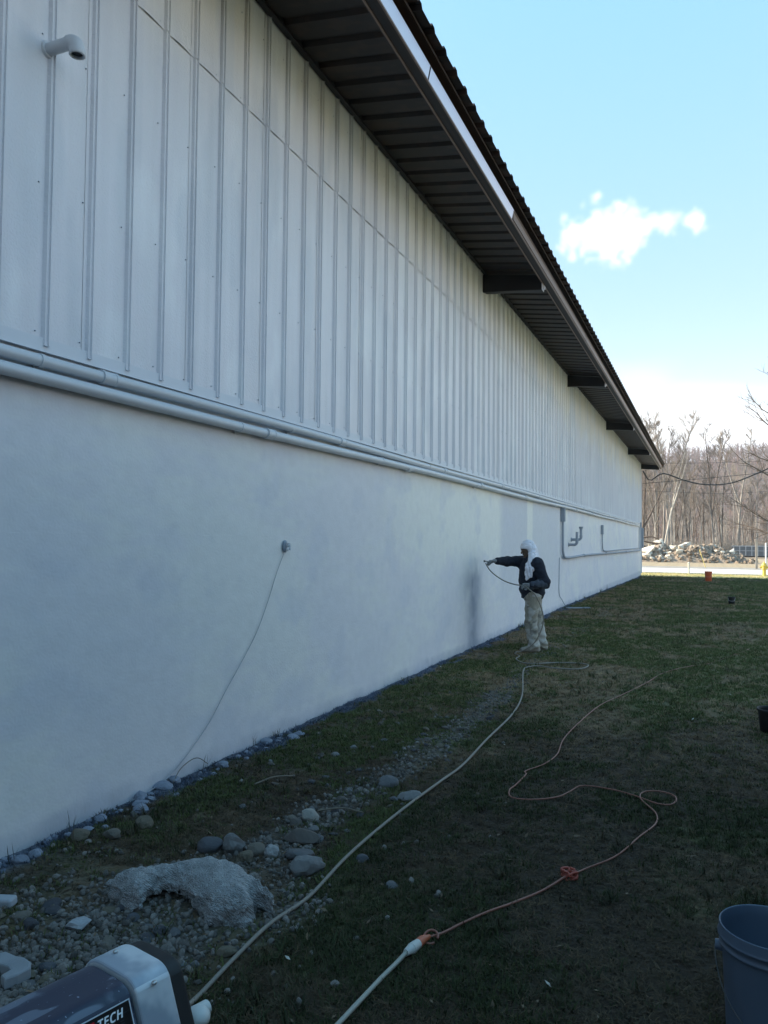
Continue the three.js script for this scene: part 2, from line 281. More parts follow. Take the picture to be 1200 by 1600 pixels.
{
  const xs = [], zs = [];
  const span = (a, b, n, arr) => { for (let i = 0; i < n; i++) arr.push(a + (b - a) * i / n); };
  span(-1500, -60, 14, xs); span(-60, -1, 24, xs); span(-1, 0, 6, xs); span(0, 4.4, 120, xs); span(4.4, 9, 34, xs); span(9, 30, 24, xs); span(30, 120, 18, xs); span(120, 1500, 14, xs); xs.push(1500);
  span(60, 4, 14, zs); span(4, -1, 14, zs); span(-1, -7, 150, zs); span(-7, -16, 120, zs); span(-16, -44, 130, zs); span(-44, -60, 40, zs); span(-60, -130, 40, zs); span(-130, -2000, 30, zs); zs.push(-2000);
  const p = [], c = [], uv = [], idx = [];
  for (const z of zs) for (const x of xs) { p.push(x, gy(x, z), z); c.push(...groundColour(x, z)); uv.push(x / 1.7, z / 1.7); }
  const nx = xs.length;
  for (let j = 0; j < zs.length - 1; j++) for (let i = 0; i < nx - 1; i++) { const a = j * nx + i; idx.push(a, a + 1, a + nx, a + 1, a + nx + 1, a + nx); }
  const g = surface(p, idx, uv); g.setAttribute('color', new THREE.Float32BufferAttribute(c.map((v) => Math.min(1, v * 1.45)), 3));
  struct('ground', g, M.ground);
}
{ // concrete walk with a kerb step, and the road behind it
  const strip = (z0, z1, y0, y1, h) => { const g = new THREE.BoxGeometry(260, h, z0 - z1, 60, 1, 4); return g.translate(20, (y0 + y1) / 2 - h / 2, (z0 + z1) / 2); };
  const uvm = (g, s) => { const p = g.attributes.position, u = g.attributes.uv; for (let i = 0; i < p.count; i++) u.setXY(i, p.getX(i) / s, p.getZ(i) / s); return g; };
  const walk = struct('sidewalk', uvm(strip(-46.2, -53.4, -0.10, -0.10, 0.2), 2.1), M.kerb);
  const road = struct('road', uvm(strip(-54.2, -59.5, -0.145, -0.145, 0.12), 2.3), M.asphalt);
}
// the wooded hill behind
{
  const p = [], idx = [], uv = [], c = [], nx = 60, nz = 24;
  const hy = (x, z) => { const t = sstep(-330, -640, z); return -0.3 + t * (58 + 6 * Math.sin(x * 0.009 + 1.2) + 10 * (fbm(x * 0.012, z * 0.012, 3, 3) - 0.5) + x * 0.03) - sstep(-660, -900, z) * 20; };
  for (let j = 0; j <= nz; j++) for (let i = 0; i <= nx; i++) { const x = -500 + 1000 * i / nx, z = -320 - 560 * j / nz; p.push(x, hy(x, z), z); uv.push(x / 14, z / 14); const n = fbm(x * 0.05, z * 0.03, 5, 4); c.push(...mix3([0.21, 0.125, 0.085], [0.24, 0.17, 0.12], n)); }
  for (let j = 0; j < nz; j++) for (let i = 0; i < nx; i++) { const a = j * (nx + 1) + i; idx.push(a, a + 1, a + nx + 1, a + 1, a + nx + 2, a + nx + 1); }
  const g = surface(p, idx, uv); g.setAttribute('color', new THREE.Float32BufferAttribute(c, 3)); struct('hill', g, M.ground);
  scene.userData.hy = hy;
}

// ---------------------------------------------------------------- warehouse
const RIB = 0.3048, SHEET = 0.9144;
const wh = thing('warehouse', 'long grey warehouse with ribbed metal siding over a painted masonry wall', 'warehouse');
{
  // masonry: one wall block, painted face subdivided for a slightly uneven plane
  const nz = 260, ny = 20, p = [], uv = [], idx = [];
  for (let j = 0; j <= ny; j++) for (let i = 0; i <= nz; i++) {
    const z = WALL_Z0 - WALL_L * i / nz, y = -0.35 + (2.58 + 0.35) * j / ny; p.push(0.0 + (fbm(z * 0.9, y * 0.9, 80, 3) - 0.5) * 0.012, y, z); uv.push(i / nz, Math.max(0.001, y / 2.58));
  }
  for (let j = 0; j < ny; j++) for (let i = 0; i < nz; i++) { const a = j * (nz + 1) + i; idx.push(a, a + 1, a + nz + 1, a + 1, a + nz + 2, a + nz + 1); }
  part('masonry_wall', surface(p, idx, uv), M.plaster, wh);
  part('wall_core', [box(0.2, 6.0, WALL_L - 0.02, -0.13, 2.66, (WALL_Z0 + WALL_Z1) / 2)], M.gable, wh);
  // siding sheets
  const prof = (o) => { const out = []; out.push([-0.047, 0.003]); for (let k = 0; k < 3; k++) { const c = k * RIB; if (k) out.push([c - 0.022, 0]); out.push([c - 0.021, 0.002], [c - 0.012, 0.019], [c + 0.002, 0.020], [c + 0.005, 0.030], [c + 0.010, 0.030], [c + 0.015, 0.002], [c + 0.018, 0]); if (k < 2 || 1) out.push([c + 0.10, 0.001], [c + 0.152, 0], [c + 0.205, 0.001]); } out.push([SHEET - 0.047, 0]); return out; };
  const P = prof();
  function sheet(zs, yb, yt, xb, bow, seed) {
    const ys = [yb, yb + 0.02, yb + 0.12, (yb + yt) / 2, yt], p = [], uv = [], idx = [], n = P.length, r = rng(seed);
    const amp = 0.007 + 0.004 * r(), tilt = (r() - 0.5) * 0.003;
    ys.forEach((y, j) => P.forEach(([t, x]) => {
      const z = zs - t, ph = ((t / RIB) % 1 + 1) % 1, b = bow && j < 3 && x < 0.0015 ? amp * Math.sin(Math.PI * clamp((ph - 0.06) / 0.8)) * (j === 0 ? 1 : j === 1 ? 0.85 : 0) : 0;
      p.push(xb + x + b + tilt * t, y, z); uv.push((WALL_Z0 - z) / WALL_L, clamp((y - 2.5) / 3.4));
    }));
    for (let j = 0; j < ys.length - 1; j++) for (let i = 0; i < n - 1; i++) { const a = j * n + i; idx.push(a, a + 1, a + n, a + 1, a + n + 1, a + n); }
    const g = surface(p, idx, uv).toNonIndexed(); g.computeVertexNormals(); return g;
  }
  for (let i = 0; i < 54; i++) {
    const zs = WALL_Z0 - i * SHEET;
    part('siding_sheet', sheet(zs, 2.575, 4.90, 0.016, false, 100 + i), M.panel, wh);
    part('siding_sheet', sheet(zs, 4.825, 5.80, 0.0205, true, 300 + i), M.panel, wh);
  }
  // base trim strip: flat flange below the ribs, drip lip, in ten-foot lengths
  for (let i = 0; i < 17; i++) {
    const z0 = WALL_Z0 - i * 3.048 - 0.002, z1 = Math.max(WALL_Z1, z0 + 0.002 - 3.046), L = z0 - z1, zc = (z0 + z1) / 2;
    const g = [box(0.004, 0.07, L, 0.0255, 2.578, zc), box(0.012, 0.004, L, 0.0295, 2.541, zc)];
    for (let k = 0; k < 10; k++) { const zr = z0 - 0.0 - k * RIB; if (zr - 0.03 > z1 && k) g.push(box(0.016, 0.003, 0.028, 0.0345, 2.5725, zr)); }
    part('base_trim', g, M.trim, wh);
  }
  // screws, too small to pick apart
  const sc = new THREE.InstancedMesh(new THREE.SphereGeometry(0.0045, 6, 4), M.pipeDark, 54 * 3 * 5); sc.name = 'screw'; sc.userData.kind = 'stuff';
  let k = 0; const mm = new THREE.Matrix4();
  for (let i = 0; i < 54 * 3; i++) for (const y of [2.64, 3.42, 4.2, 4.86, 5.5]) { mm.makeTranslation(0.021, y + (hash(i, k, 1) - 0.5) * 0.03, WALL_Z0 - i * RIB + 0.062); sc.setMatrixAt(k++, mm); }
  wh.add(sc);
  // corner trim at the far end
  part('corner_trim', [box(0.07, 5.6, 0.08, 0.022, 2.75, WALL_Z1 - 0.02)], M.trim, wh);
  part('gable_wall', [box(20, 5.7, 0.15, -10.1, 2.8, WALL_Z1 + 0.075), box(20, 5.7, 0.15, -10.1, 2.8, WALL_Z0 - 0.075), box(0.2, 5.7, WALL_L, -20.1, 2.8, (WALL_Z0 + WALL_Z1) / 2)], M.gable, wh);
  for (const z of [WALL_Z1 + 0.075, WALL_Z0 - 0.075]) { const s = new THREE.Shape([new THREE.Vector2(0, 5.65), new THREE.Vector2(-10.1, 6.94), new THREE.Vector2(-20.2, 5.65)]); const g = new THREE.ExtrudeGeometry(s, { depth: 0.15, bevelEnabled: false }).translate(0, 0, z - 0.075); part('gable_panel', g, M.gable, wh); }
  // soffit: deck sheets seen from below, with deep flutes, and the closing plate along the eave
  const SL = -0.128, sy = (x) => 5.735 + SL * x;
  function deck(zs, x0, x1, dy, h, inv) {
    const p = [], uv = [], idx = [], pr = []; const add = (t, y) => pr.push([t, y]);
    for (let q = 0; q < 3; q++) { const c = q * RIB; add(c - 0.05, 0); add(c - 0.028, h); add(c + 0.028, h); add(c + 0.05, 0); } add(SHEET - 0.05, 0);
    for (const x of [x0, x1]) for (const [t, y] of pr) { p.push(x, sy(x) + dy + y, zs - t); uv.push(x, (zs - t)); }
    const n = pr.length; for (let i = 0; i < n - 1; i++) idx.push(i, i + 1, i + n, i + 1, i + n + 1, i + n);
    const g = surface(p, idx, uv).toNonIndexed(); g.computeVertexNormals(); return g;
  }
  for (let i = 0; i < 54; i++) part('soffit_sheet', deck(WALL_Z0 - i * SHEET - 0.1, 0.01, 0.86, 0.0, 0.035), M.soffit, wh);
  const RZ0 = WALL_Z0 + 0.4, RZ1 = WALL_Z1 - 0.35, RL = RZ0 - RZ1, RC = (RZ0 + RZ1) / 2;
  const tiltZ = Math.atan(SL);
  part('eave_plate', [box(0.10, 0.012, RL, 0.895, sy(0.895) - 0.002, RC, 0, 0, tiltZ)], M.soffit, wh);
  part('wall_closure', [box(0.05, 0.06, WALL_L, 0.06, 5.735, (WALL_Z0 + WALL_Z1) / 2)], M.beam, wh);
  // fascia: brown lip, face (pale metal in the nearest lengths, brown beyond), top bead
  M.paleMetal = std({ color: col(0.60, 0.585, 0.635), metalness: 1, roughness: 0.32 });
  const face = (z0, z1, mat, label) => part('fascia_board', [box(0.018, 0.112, z0 - z1 - 0.024, 1.052, 5.532, (z0 + z1) / 2, 0, 0, mat === M.paleMetal ? -0.2 : 0.06)], mat, wh, label);
  face(RZ0, 2.0, M.paleMetal, 'pale metal fascia length'); face(2.0, -3.05, M.paleMetal, 'pale metal fascia length'); face(-3.05, -6.0, M.paleMetal, 'pale metal fascia length'); face(-6.0, -9.05, M.paleMetal, 'pale metal fascia length');
  for (let z = -9.05; z > RZ1; z -= 6.1) face(z, Math.max(RZ1, z - 6.1), M.fascia);
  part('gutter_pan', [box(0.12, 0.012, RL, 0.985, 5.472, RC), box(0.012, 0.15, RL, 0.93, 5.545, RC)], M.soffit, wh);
  part('fascia_lip', [box(0.014, 0.016, RL, 1.046, 5.464, RC), box(0.014, 0.016, RL, 0.945, 5.464, RC)], M.fascia, wh);
  part('fascia_cap', [box(0.022, 0.012, RL, 1.056, 5.592, RC), box(0.09, 0.012, RL, 0.99, 5.60, RC)], M.fascia, wh);
  // roof sheets: ribs up, projecting past the fascia
  for (let i = 0; i < 55; i++) part('roof_sheet', deck(RZ0 - i * SHEET - 0.1, -10.1, 1.19, 0.115, 0.036), M.roof, wh);
  { const s = new THREE.Shape(); part('roof_deck', [box(10.2, 0.03, RL, -4.55, sy(-4.55) + 0.095, RC, 0, 0, tiltZ), box(11.4, 0.05, RL, -15.7, sy(-4.4) + 0.06, RC, 0, 0, -tiltZ), box(1.1, 0.02, RL, 0.56, sy(0.56) + 0.095, RC, 0, 0, tiltZ)], M.roof, wh); }
  // rafter tails
  for (const z of [4.1 - 0.15, -3.72, -11.5, -19.27, -27.2, -35.2, -42.45]) {
    const s = new THREE.Shape([new THREE.Vector2(0, 5.44), new THREE.Vector2(0.93, 5.365), new THREE.Vector2(0.93, 5.585), new THREE.Vector2(0, 5.7)]);
    const g = new THREE.ExtrudeGeometry(s, { depth: 0.12, bevelEnabled: true, bevelSize: 0.004, bevelThickness: 0.004, bevelSegments: 1 }).translate(0, 0, z - 0.06);
    const b = part('rafter_tail', g, M.beam, wh);
    part('end_plate', [box(0.008, 0.10, 0.15, 0.941, 5.415, z), rbox(0.03, 0.05, 0.05, 0.008, 0.958, 5.41, z - 0.02)], M.whiteMetal, b);
  }
  part('rake_trim', [box(11.3, 0.2, 0.04, -4.45, sy(-4.45) + 0.03, RZ1 + 0.02, 0, 0, tiltZ)], M.fascia, wh);
}

// ---------------------------------------------------------------- pipes and boxes on the wall
function conduit(name, label, pts, r, mat, couplings, dir) {
  const t = thing(name, label, 'conduit'); part('pipe', tube(pts, r, Math.max(40, pts.length * 12), 12), mat, t);
  for (const c of couplings) {
    const n = c[3] ?? 'coupling', L = n === 'strap' ? 0.025 : 0.1;
    const d = dir ?? [0, 0, 1], a = [c[0] - d[0] * L / 2, c[1] - d[1] * L / 2, c[2] - d[2] * L / 2], b = [c[0] + d[0] * L / 2, c[1] + d[1] * L / 2, c[2] + d[2] * L / 2];
    const e = (s) => [mix(a[0], b[0], s), mix(a[1], b[1], s), mix(a[2], b[2], s)];
    part(n, n === 'strap' ? [rod(a, b, r + 0.004, r + 0.004, 12), box(0.012, r * 2.6, 0.022, c[0] - r - 0.004, c[1], c[2])] : [rod(a, b, r + 0.0055, r + 0.0055, 14), rod(e(-0.08), e(0.1), r + 0.008, r + 0.008, 14), rod(e(0.9), e(1.08), r + 0.008, r + 0.008, 14)], mat, t);
  }
  return t;
}
{
  const up = [], lo = [], cu = [], cl = [];
  for (let z = 6; z > -41; z -= 1.5) { up.push([0.052 + 0.004 * Math.sin(z), 2.488 + 0.006 * Math.sin(z * 0.8), z]); lo.push([0.055 + 0.004 * Math.sin(z * 1.3), 2.404 + 0.008 * Math.sin(z * 0.6 + 1), z]); }
  up.push([0.05, 2.48, -41.2]); lo.push([0.055, 2.40, -40.8], [0.055, 2.36, -41.15], [0.055, 2.2, -41.2], [0.055, 1.2, -41.2]);
  for (let z = 2.7; z > -41; z -= 3.05) { cu.push([0.052 + 0.004 * Math.sin(z), 2.488 + 0.006 * Math.sin(z * 0.8), z]); cl.push([0.055 + 0.004 * Math.sin(z * 1.3), 2.404 + 0.008 * Math.sin(z * 0.6 + 1), z - 1.75]); }
  cu.push([0.052, 2.488 + 0.006 * Math.sin(-2.92 * 0.8), -2.92, 'strap'], [0.05, 2.488, -5.5, 'strap'], [0.05, 2.485, -8.9, 'strap'], [0.05, 2.488, -13, 'strap']);
  cl.push([0.055, 2.404 + 0.008 * Math.sin(-4.75 * 0.6 + 1), -4.75, 'strap'], [0.055, 2.41, -7.4, 'strap'], [0.055, 2.4, -11, 'strap']);
  conduit('conduit', 'upper of the two long grey conduits under the siding, tight below its edge', up, 0.033, M.pipe, cu);
  conduit('conduit', 'lower of the two long grey conduits under the siding, bending down at the far corner', lo, 0.036, M.pipe, cl);
  // drop behind the painter
  const z0 = -18.5;
  const drop = [[0.05, 2.3, z0], [0.05, 1.55, z0], [0.05, 1.34, z0], [0.05, 1.22, z0 - 0.14], [0.05, 1.19, z0 - 0.4], [0.05, 1.18, z0 - 1.5], [0.05, 1.2, -22], [0.05, 1.19, -26], [0.05, 1.17, -31], [0.05, 1.16, -36], [0.05, 1.15, -42.4]];
  conduit('conduit', 'grey conduit dropping behind the painter and running low along the wall', drop, 0.03, M.pipeDark, [[0.05, 1.2, -21.9], [0.05, 1.19, -27], [0.05, 1.165, -34]]);
  solo('electrical_box', [rbox(0.09, 0.34, 0.12, 0.008, 0.05, 2.22, z0), rbox(0.012, 0.32, 0.13, 0.004, 0.098, 2.22, z0)], M.pipeDark, 'narrow grey electrical box at the top of the conduit drop', 'electrical box');
  const stub = [[0.045, 2.02, -26.05], [0.045, 1.45, -26.05], [0.045, 1.32, -26.2], [0.045, 1.285, -26.5], [0.045, 1.275, -33], [0.045, 1.27, -41]];
  conduit('conduit', 'thin grey conduit falling from the small box past the exhaust pipes', stub, 0.02, M.pipeDark, []);
  solo('electrical_box', [rbox(0.08, 0.3, 0.12, 0.008, 0.045, 1.98, -26.05)], M.pipeDark, 'small grey box on the wall right of the two exhaust pipes', 'electrical box');
  const t = thing('utility_cabinet', 'cluster of tall grey cabinets and risers at the far corner', 'electrical panel');
  part('cabinet', [rbox(0.16, 1.05, 0.3, 0.01, 0.085, 1.8, -42.2), rbox(0.012, 0.98, 0.26, 0.004, 0.168, 1.8, -42.2)], M.pipeDark, t);
  part('cabinet', [rbox(0.12, 1.3, 0.16, 0.01, 0.065, 1.85, -41.6)], M.pipeDark, t);
  for (const z of [-41.75, -42.05, -42.42]) part('riser', [rod([0.05, 2.3, z], [0.05, 2.62, z], 0.022)], M.pipeDark, t);
  // exhaust pipes
  const ex = (y, z, L, h, flare, label) => {
    const e = thing('exhaust_pipe', label, 'pipe'); part('pipe', tube([[0, y, z], [L * 0.5, y, z], [L - 0.05, y, z], [L, y + 0.05, z], [L, y + h * 0.5, z], [L, y + h, z]], 0.033, 40, 12), M.pipeDark, e);
    part('collar', [rod([0, y, z], [0.02, y, z], 0.055, 0.05, 14), rod([L, y + 0.06, z], [L, y + 0.11, z], 0.04, 0.04, 12)], M.pipeDark, e);
    if (flare) part('cap', [rod([L, y + h - 0.02, z], [L, y + h + 0.05, z], 0.036, 0.06, 14, true)], M.pipeDark, e);
  };
  ex(1.5, -19.6, 0.21, 0.32, false, 'nearer grey exhaust pipe turning up from the wall behind the painter');
  ex(1.63, -20.0, 0.25, 0.28, true, 'farther grey exhaust pipe with flared cap behind the painter');
  // thin cable under the drop, to the ground
  solo('cable', tube([[0.012, 1.2, -18.25], [0.012, 0.8, -18.22], [0.012, 0.34, -18.24], [0.03, 0.2, -18.5], [0.05, 0.12, -18.6], [0.08, 0.0, -18.8]], 0.008, 50, 6), M.pipeDark, 'thin painted cable running down the wall below the conduit drop', 'cable');
  solo('board', [rbox(0.55, 0.025, 0.16, 0.006, 0, 0, 0, 0, 0.5, 0.02)], std({ color: col(0.22, 0.25, 0.27), roughness: 0.7 }), 'small grey board lying on grass at the wall foot behind the painter', 'board', [0.42, 0.03, -18.4]);
  // vent pipe, top left
  const v = thing('vent_pipe', 'grey pipe stub with a downturned elbow high on the siding', 'pipe');
  const vy = 4.14, vz = -2.95;
  part('pipe', [rod([0.01, vy, vz], [0.17, vy, vz], 0.032, 0.032, 20)], M.pipe, v);
  part('elbow', [tube([[0.165, vy, vz], [0.19, vy - 0.003, vz], [0.215, vy - 0.022, vz], [0.222, vy - 0.05, vz], [0.222, vy - 0.062, vz]], 0.038, 30, 20), (() => { const g = new THREE.LatheGeometry([[0.03, 0.05], [0.03, 0], [0.041, 0], [0.041, 0.03], [0.036, 0.032]].map((q) => new THREE.Vector2(...q)), 22); return g.translate(0.222, vy - 0.078, vz); })()], M.pipe, v);
  part('bore', [rod([0.222, vy - 0.066, vz], [0.222, vy - 0.05, vz], 0.0295, 0.0295, 18)], M.rubber, v);
  part('collar', [rod([0.015, vy, vz], [0.03, vy, vz], 0.046, 0.042, 18)], M.pipe, v);
  // hose bib with a painted cable
  const o = thing('wall_fitting', 'lumpy oval grey fitting on the painted wall with a cable hanging from it', 'wall fitting');
  part('plate', [new THREE.SphereGeometry(1, 18, 12).scale(0.016, 0.052, 0.036).translate(0.012, 1.52, -5.5)], M.pipeDark, o);
  part('spigot', [rod([0.01, 1.53, -5.5], [0.06, 1.525, -5.51], 0.014, 0.012), rod([0.05, 1.53, -5.51], [0.056, 1.49, -5.505], 0.011, 0.009), rod([0.04, 1.545, -5.53], [0.04, 1.548, -5.47], 0.006), rod([0.035, 1.495, -5.49], [0.05, 1.49, -5.49], 0.012, 0.01)], M.pipe, o);
  solo('cable', tube([[0.015, 1.49, -5.498], [0.013, 1.307, -5.371], [0.013, 1.1, -5.25], [0.012, 0.875, -5.097], [0.013, 0.68, -4.9], [0.012, 0.484, -4.683], [0.013, 0.31, -4.5], [0.013, 0.185, -4.319], [0.014, 0.09, -4.15], [0.016, 0.03, -3.98], [0.02, 0.005, -3.7]], 0.0032, 90, 6), std({ color: col(0.36, 0.38, 0.42), roughness: 0.7 }), 'thin painted cable sagging down the near wall from the oval fitting', 'cable');
}

// ---------------------------------------------------------------- stones, slab, debris near the wall
function rockGeo(seed, detail = 3, rough = 0.22, squash = 0.62) {
  const g = new THREE.IcosahedronGeometry(1, detail), p = g.attributes.position, r = rng(seed), ax = [0.8 + r() * 0.5, squash * (0.85 + r() * 0.4), 0.75 + r() * 0.4], cuts = [];
  for (let i = 0; i < 6; i++) cuts.push([V(r() - 0.5, r() - 0.5, r() - 0.5).normalize(), 0.62 + 0.3 * r()]);
  const o = seed * 3.7, q = new THREE.Vector3();
  for (let i = 0; i < p.count; i++) {
    q.fromBufferAttribute(p, i); const n = fbm(q.x * 1.3 + o, q.y * 1.3 + o, q.z * 1.3 + 0.37, 3); q.multiplyScalar(1 + (n - 0.5) * rough * 2.4);
    for (const [d, h] of cuts) { const k = q.dot(d); if (k > h) q.addScaledVector(d, (h - k) * 0.8); }
    p.setXYZ(i, q.x * ax[0], q.y * ax[1], q.z * ax[2]);
  }
  g.computeVertexNormals();
  const uv = g.attributes.uv; for (let i = 0; i < p.count; i++) uv.setXY(i, p.getX(i) * 0.5 + p.getY(i) * 0.3, p.getZ(i) * 0.5 + p.getY(i) * 0.4);
  return g;
}
function facet(seed) {      // broken concrete: planar faces, sharp edges
  const r = rng(seed), g = new THREE.BoxGeometry(2, 1.1, 1.5, 3, 2, 3), p = g.attributes.position, q = new THREE.Vector3(), cuts = [];
  for (let i = 0; i < 9; i++) cuts.push([V(r() - 0.5, (r() - 0.5) * 0.8, r() - 0.5).normalize(), 0.45 + 0.35 * r()]);
  for (let i = 0; i < p.count; i++) { q.fromBufferAttribute(p, i); q.multiplyScalar(1 + (noise(q.x * 2 + seed, q.y * 2, q.z * 2 + 0.3) - 0.5) * 0.25); for (const [d, h] of cuts) { const k = q.dot(d); if (k > h) q.addScaledVector(d, h - k); } p.setXYZ(i, q.x, q.y, q.z); }
  const n = g.toNonIndexed(); n.computeVertexNormals(); return n;
}
const ROCKS = []; for (let i = 0; i < 8; i++) ROCKS.push(rockGeo(11 + i * 5, 3, 0.18 + (i % 3) * 0.08));
const ANG = []; for (let i = 0; i < 5; i++) ANG.push(rockGeo(211 + i * 7, 3, 0.4, 0.7));
const stoneTint = [[0.20, 0.20, 0.21], [0.13, 0.135, 0.155], [0.24, 0.215, 0.18], [0.30, 0.30, 0.30], [0.17, 0.15, 0.135], [0.10, 0.10, 0.115], [0.22, 0.19, 0.14]].map((c) => std({ map: stoneMap, color: col(...c.map((v) => v * 0.66)), roughness: 0.9 }));
const stoneBlue = std({ map: stoneMap, color: col(0.25, 0.28, 0.35), roughness: 0.8 });
const placed = [];
function stone(x, z, r, label, group, mat, geo, turn, sink = 0.3, sy = 1) {
  const m = solo('stone', geo, mat, label, 'stone', [x, gy(x, z) + r * 0.6 * sy * (1 - sink), z], group); m.scale.set(r, r * sy, r); m.rotation.set(0.2 * Math.sin(turn * 3), turn, 0.2 * Math.cos(turn * 5)); placed.push([x, z, r]); return m;
}
// stones that can be told apart
stone(0.863, -3.32, 0.062, 'dark blue-grey rounded stone behind the broken slab, left of the pale one', null, stoneTint[1], ROCKS[0], 0.4);
stone(0.985, -3.345, 0.062, 'pale pointed stone standing behind the broken slab', null, stoneTint[3], ANG[0], 2.0, 0.1, 1.25);
stone(1.10, -3.37, 0.05, 'brown-grey stone behind the cluster beside the broken slab', null, stoneTint[2], ROCKS[3], 1.1);
stone(1.115, -3.25, 0.05, 'tan faceted stone beside the right shoulder of the broken slab', null, stoneTint[6], ANG[1], 0.3);
stone(1.195, -3.37, 0.048, 'whitest stone of the cluster beside the broken slab', null, std({ map: stoneMap, color: col(0.34, 0.34, 0.34), roughness: 0.9 }), ANG[2], 1.3);
stone(1.435, -3.28, 0.068, 'angular light stone right of the slab, close to the hose', null, stoneTint[3], ANG[3], 0.7, 0.15, 1.1);
stone(1.122, -3.9, 0.052, 'pale speckled round stone alone by the gravel strip', null, std({ map: stoneMap, color: col(0.32, 0.31, 0.28), roughness: 0.9 }), ROCKS[4], 0.9, 0.1);
stone(1.22, -3.62, 0.085, 'flat brown stone half sunk in the gravel beyond the slab', null, stoneTint[4], ROCKS[5], 0.2, 0.5, 0.7);
stone(1.33, -3.42, 0.075, 'flat grey stone between the slab and the angular light stone', null, stoneTint[0], ROCKS[6], 1.9, 0.4, 0.7);
stone(1.517, -4.45, 0.07, 'pale flat stone touching the hose farther up the lawn', null, stoneTint[3], ROCKS[1], 1.2, 0.4, 0.6);
stone(1.30, -4.65, 0.075, 'slab-like grey stone in the middle of the gravel strip', null, stoneTint[0], ANG[4], 0.6, 0.3, 0.6);
stone(0.32, -3.22, 0.05, 'tan stone lying just off the wall foot, left part', null, stoneTint[2], ROCKS[2], 0.5, 0.3);
stone(0.172, -3.14, 0.065, 'broad brown stone half buried near the wall foot', null, stoneTint[6], ROCKS[7], 0.1, 0.4, 0.8);
stone(0.36, -3.42, 0.05, 'round ochre stone at the wall foot among blue ones', null, stoneTint[6], ROCKS[0], 2.5);
stone(1.62, -3.52, 0.035, 'blue-grey stone in the grass just right of the hose', null, stoneTint[1], ROCKS[3], 0.3, 0.5, 0.7);
stone(1.86, -3.32, 0.03, 'pale flat stone alone in the dark grass between hose and cord', null, stoneTint[0], ROCKS[4], 0.8, 0.5, 0.6);
const clear = (x, z, r, k = 0.8) => placed.every(([a, b, q]) => Math.hypot(a - x, b - z) > (q + r) * k);
const slabC = [1.2, -2.76];
for (const q of [[1.58, -6.9], [1.6, -5.9], [1.615, -5.2], [1.605, -4.8], [1.574, -4.3], [1.555, -4.1], [1.55, -3.88], [1.55, -3.68], [1.553, -3.47], [1.565, -3.25], [1.574, -3.04], [1.57, -2.88], [1.565, -2.73], [1.575, -2.58], [1.585, -2.44], [1.595, -2.3], [1.61, -2.17]]) placed.push([...q, 0.05]);
{ // groups of alike stones
  const r = rng(55);
  const put = (n, fx, fz, r0, r1, label, group, mats, sink) => { for (let i = 0, t = 0; i < n && t < n * 30; t++) { const x = fx(r()), z = fz(r(), x), s = r0 + (r1 - r0) * Math.pow(r(), 2); if (!clear(x, z, s)) continue; if (Math.hypot((x - slabC[0]) / 0.36, (z - slabC[1]) / 0.19) < 1) continue; stone(x, z, s, label, group, mats[Math.floor(r() * mats.length)], (r() < 0.45 ? ANG[Math.floor(r() * 5)] : ROCKS[Math.floor(r() * 8)]), r() * 6, 0.35 + 0.4 * r(), 0.6 + 0.4 * r()); i++; } };
  put(46, (u) => 0.85 + 0.72 * u, (u) => -2.62 + 0.62 * u, 0.015, 0.038, 'rounded river stone in the stone bed below the broken slab', 'river stones below the slab', stoneTint, 0.3);
  put(18, (u) => 0.35 + 0.5 * u, (u) => -2.55 + 0.75 * u, 0.016, 0.05, 'stone in the bare soil left of the sprayer', 'stones in the soil by the sprayer', stoneTint, 0.3);
  put(46, (u) => 0.03 + 0.16 * u * u, (u) => -2.6 - 3.0 * u, 0.02, 0.055, 'stone at the wall foot tinted blue by overspray', 'blue-tinted stones along the wall foot', [stoneBlue], 0.3);
  put(60, (u) => 1.0 + 0.48 * u, (u) => -3.2 - 3.6 * u, 0.015, 0.04, 'stone in the gravel strip beyond the broken slab', 'stones in the gravel strip', stoneTint, 0.3);
  put(26, (u) => 0.25 + 0.75 * u, (u) => -3.3 - 3.4 * u, 0.014, 0.04, 'small stone in the grass between wall and gravel strip', 'stones in the grass by the wall', stoneTint, 0.3);
}
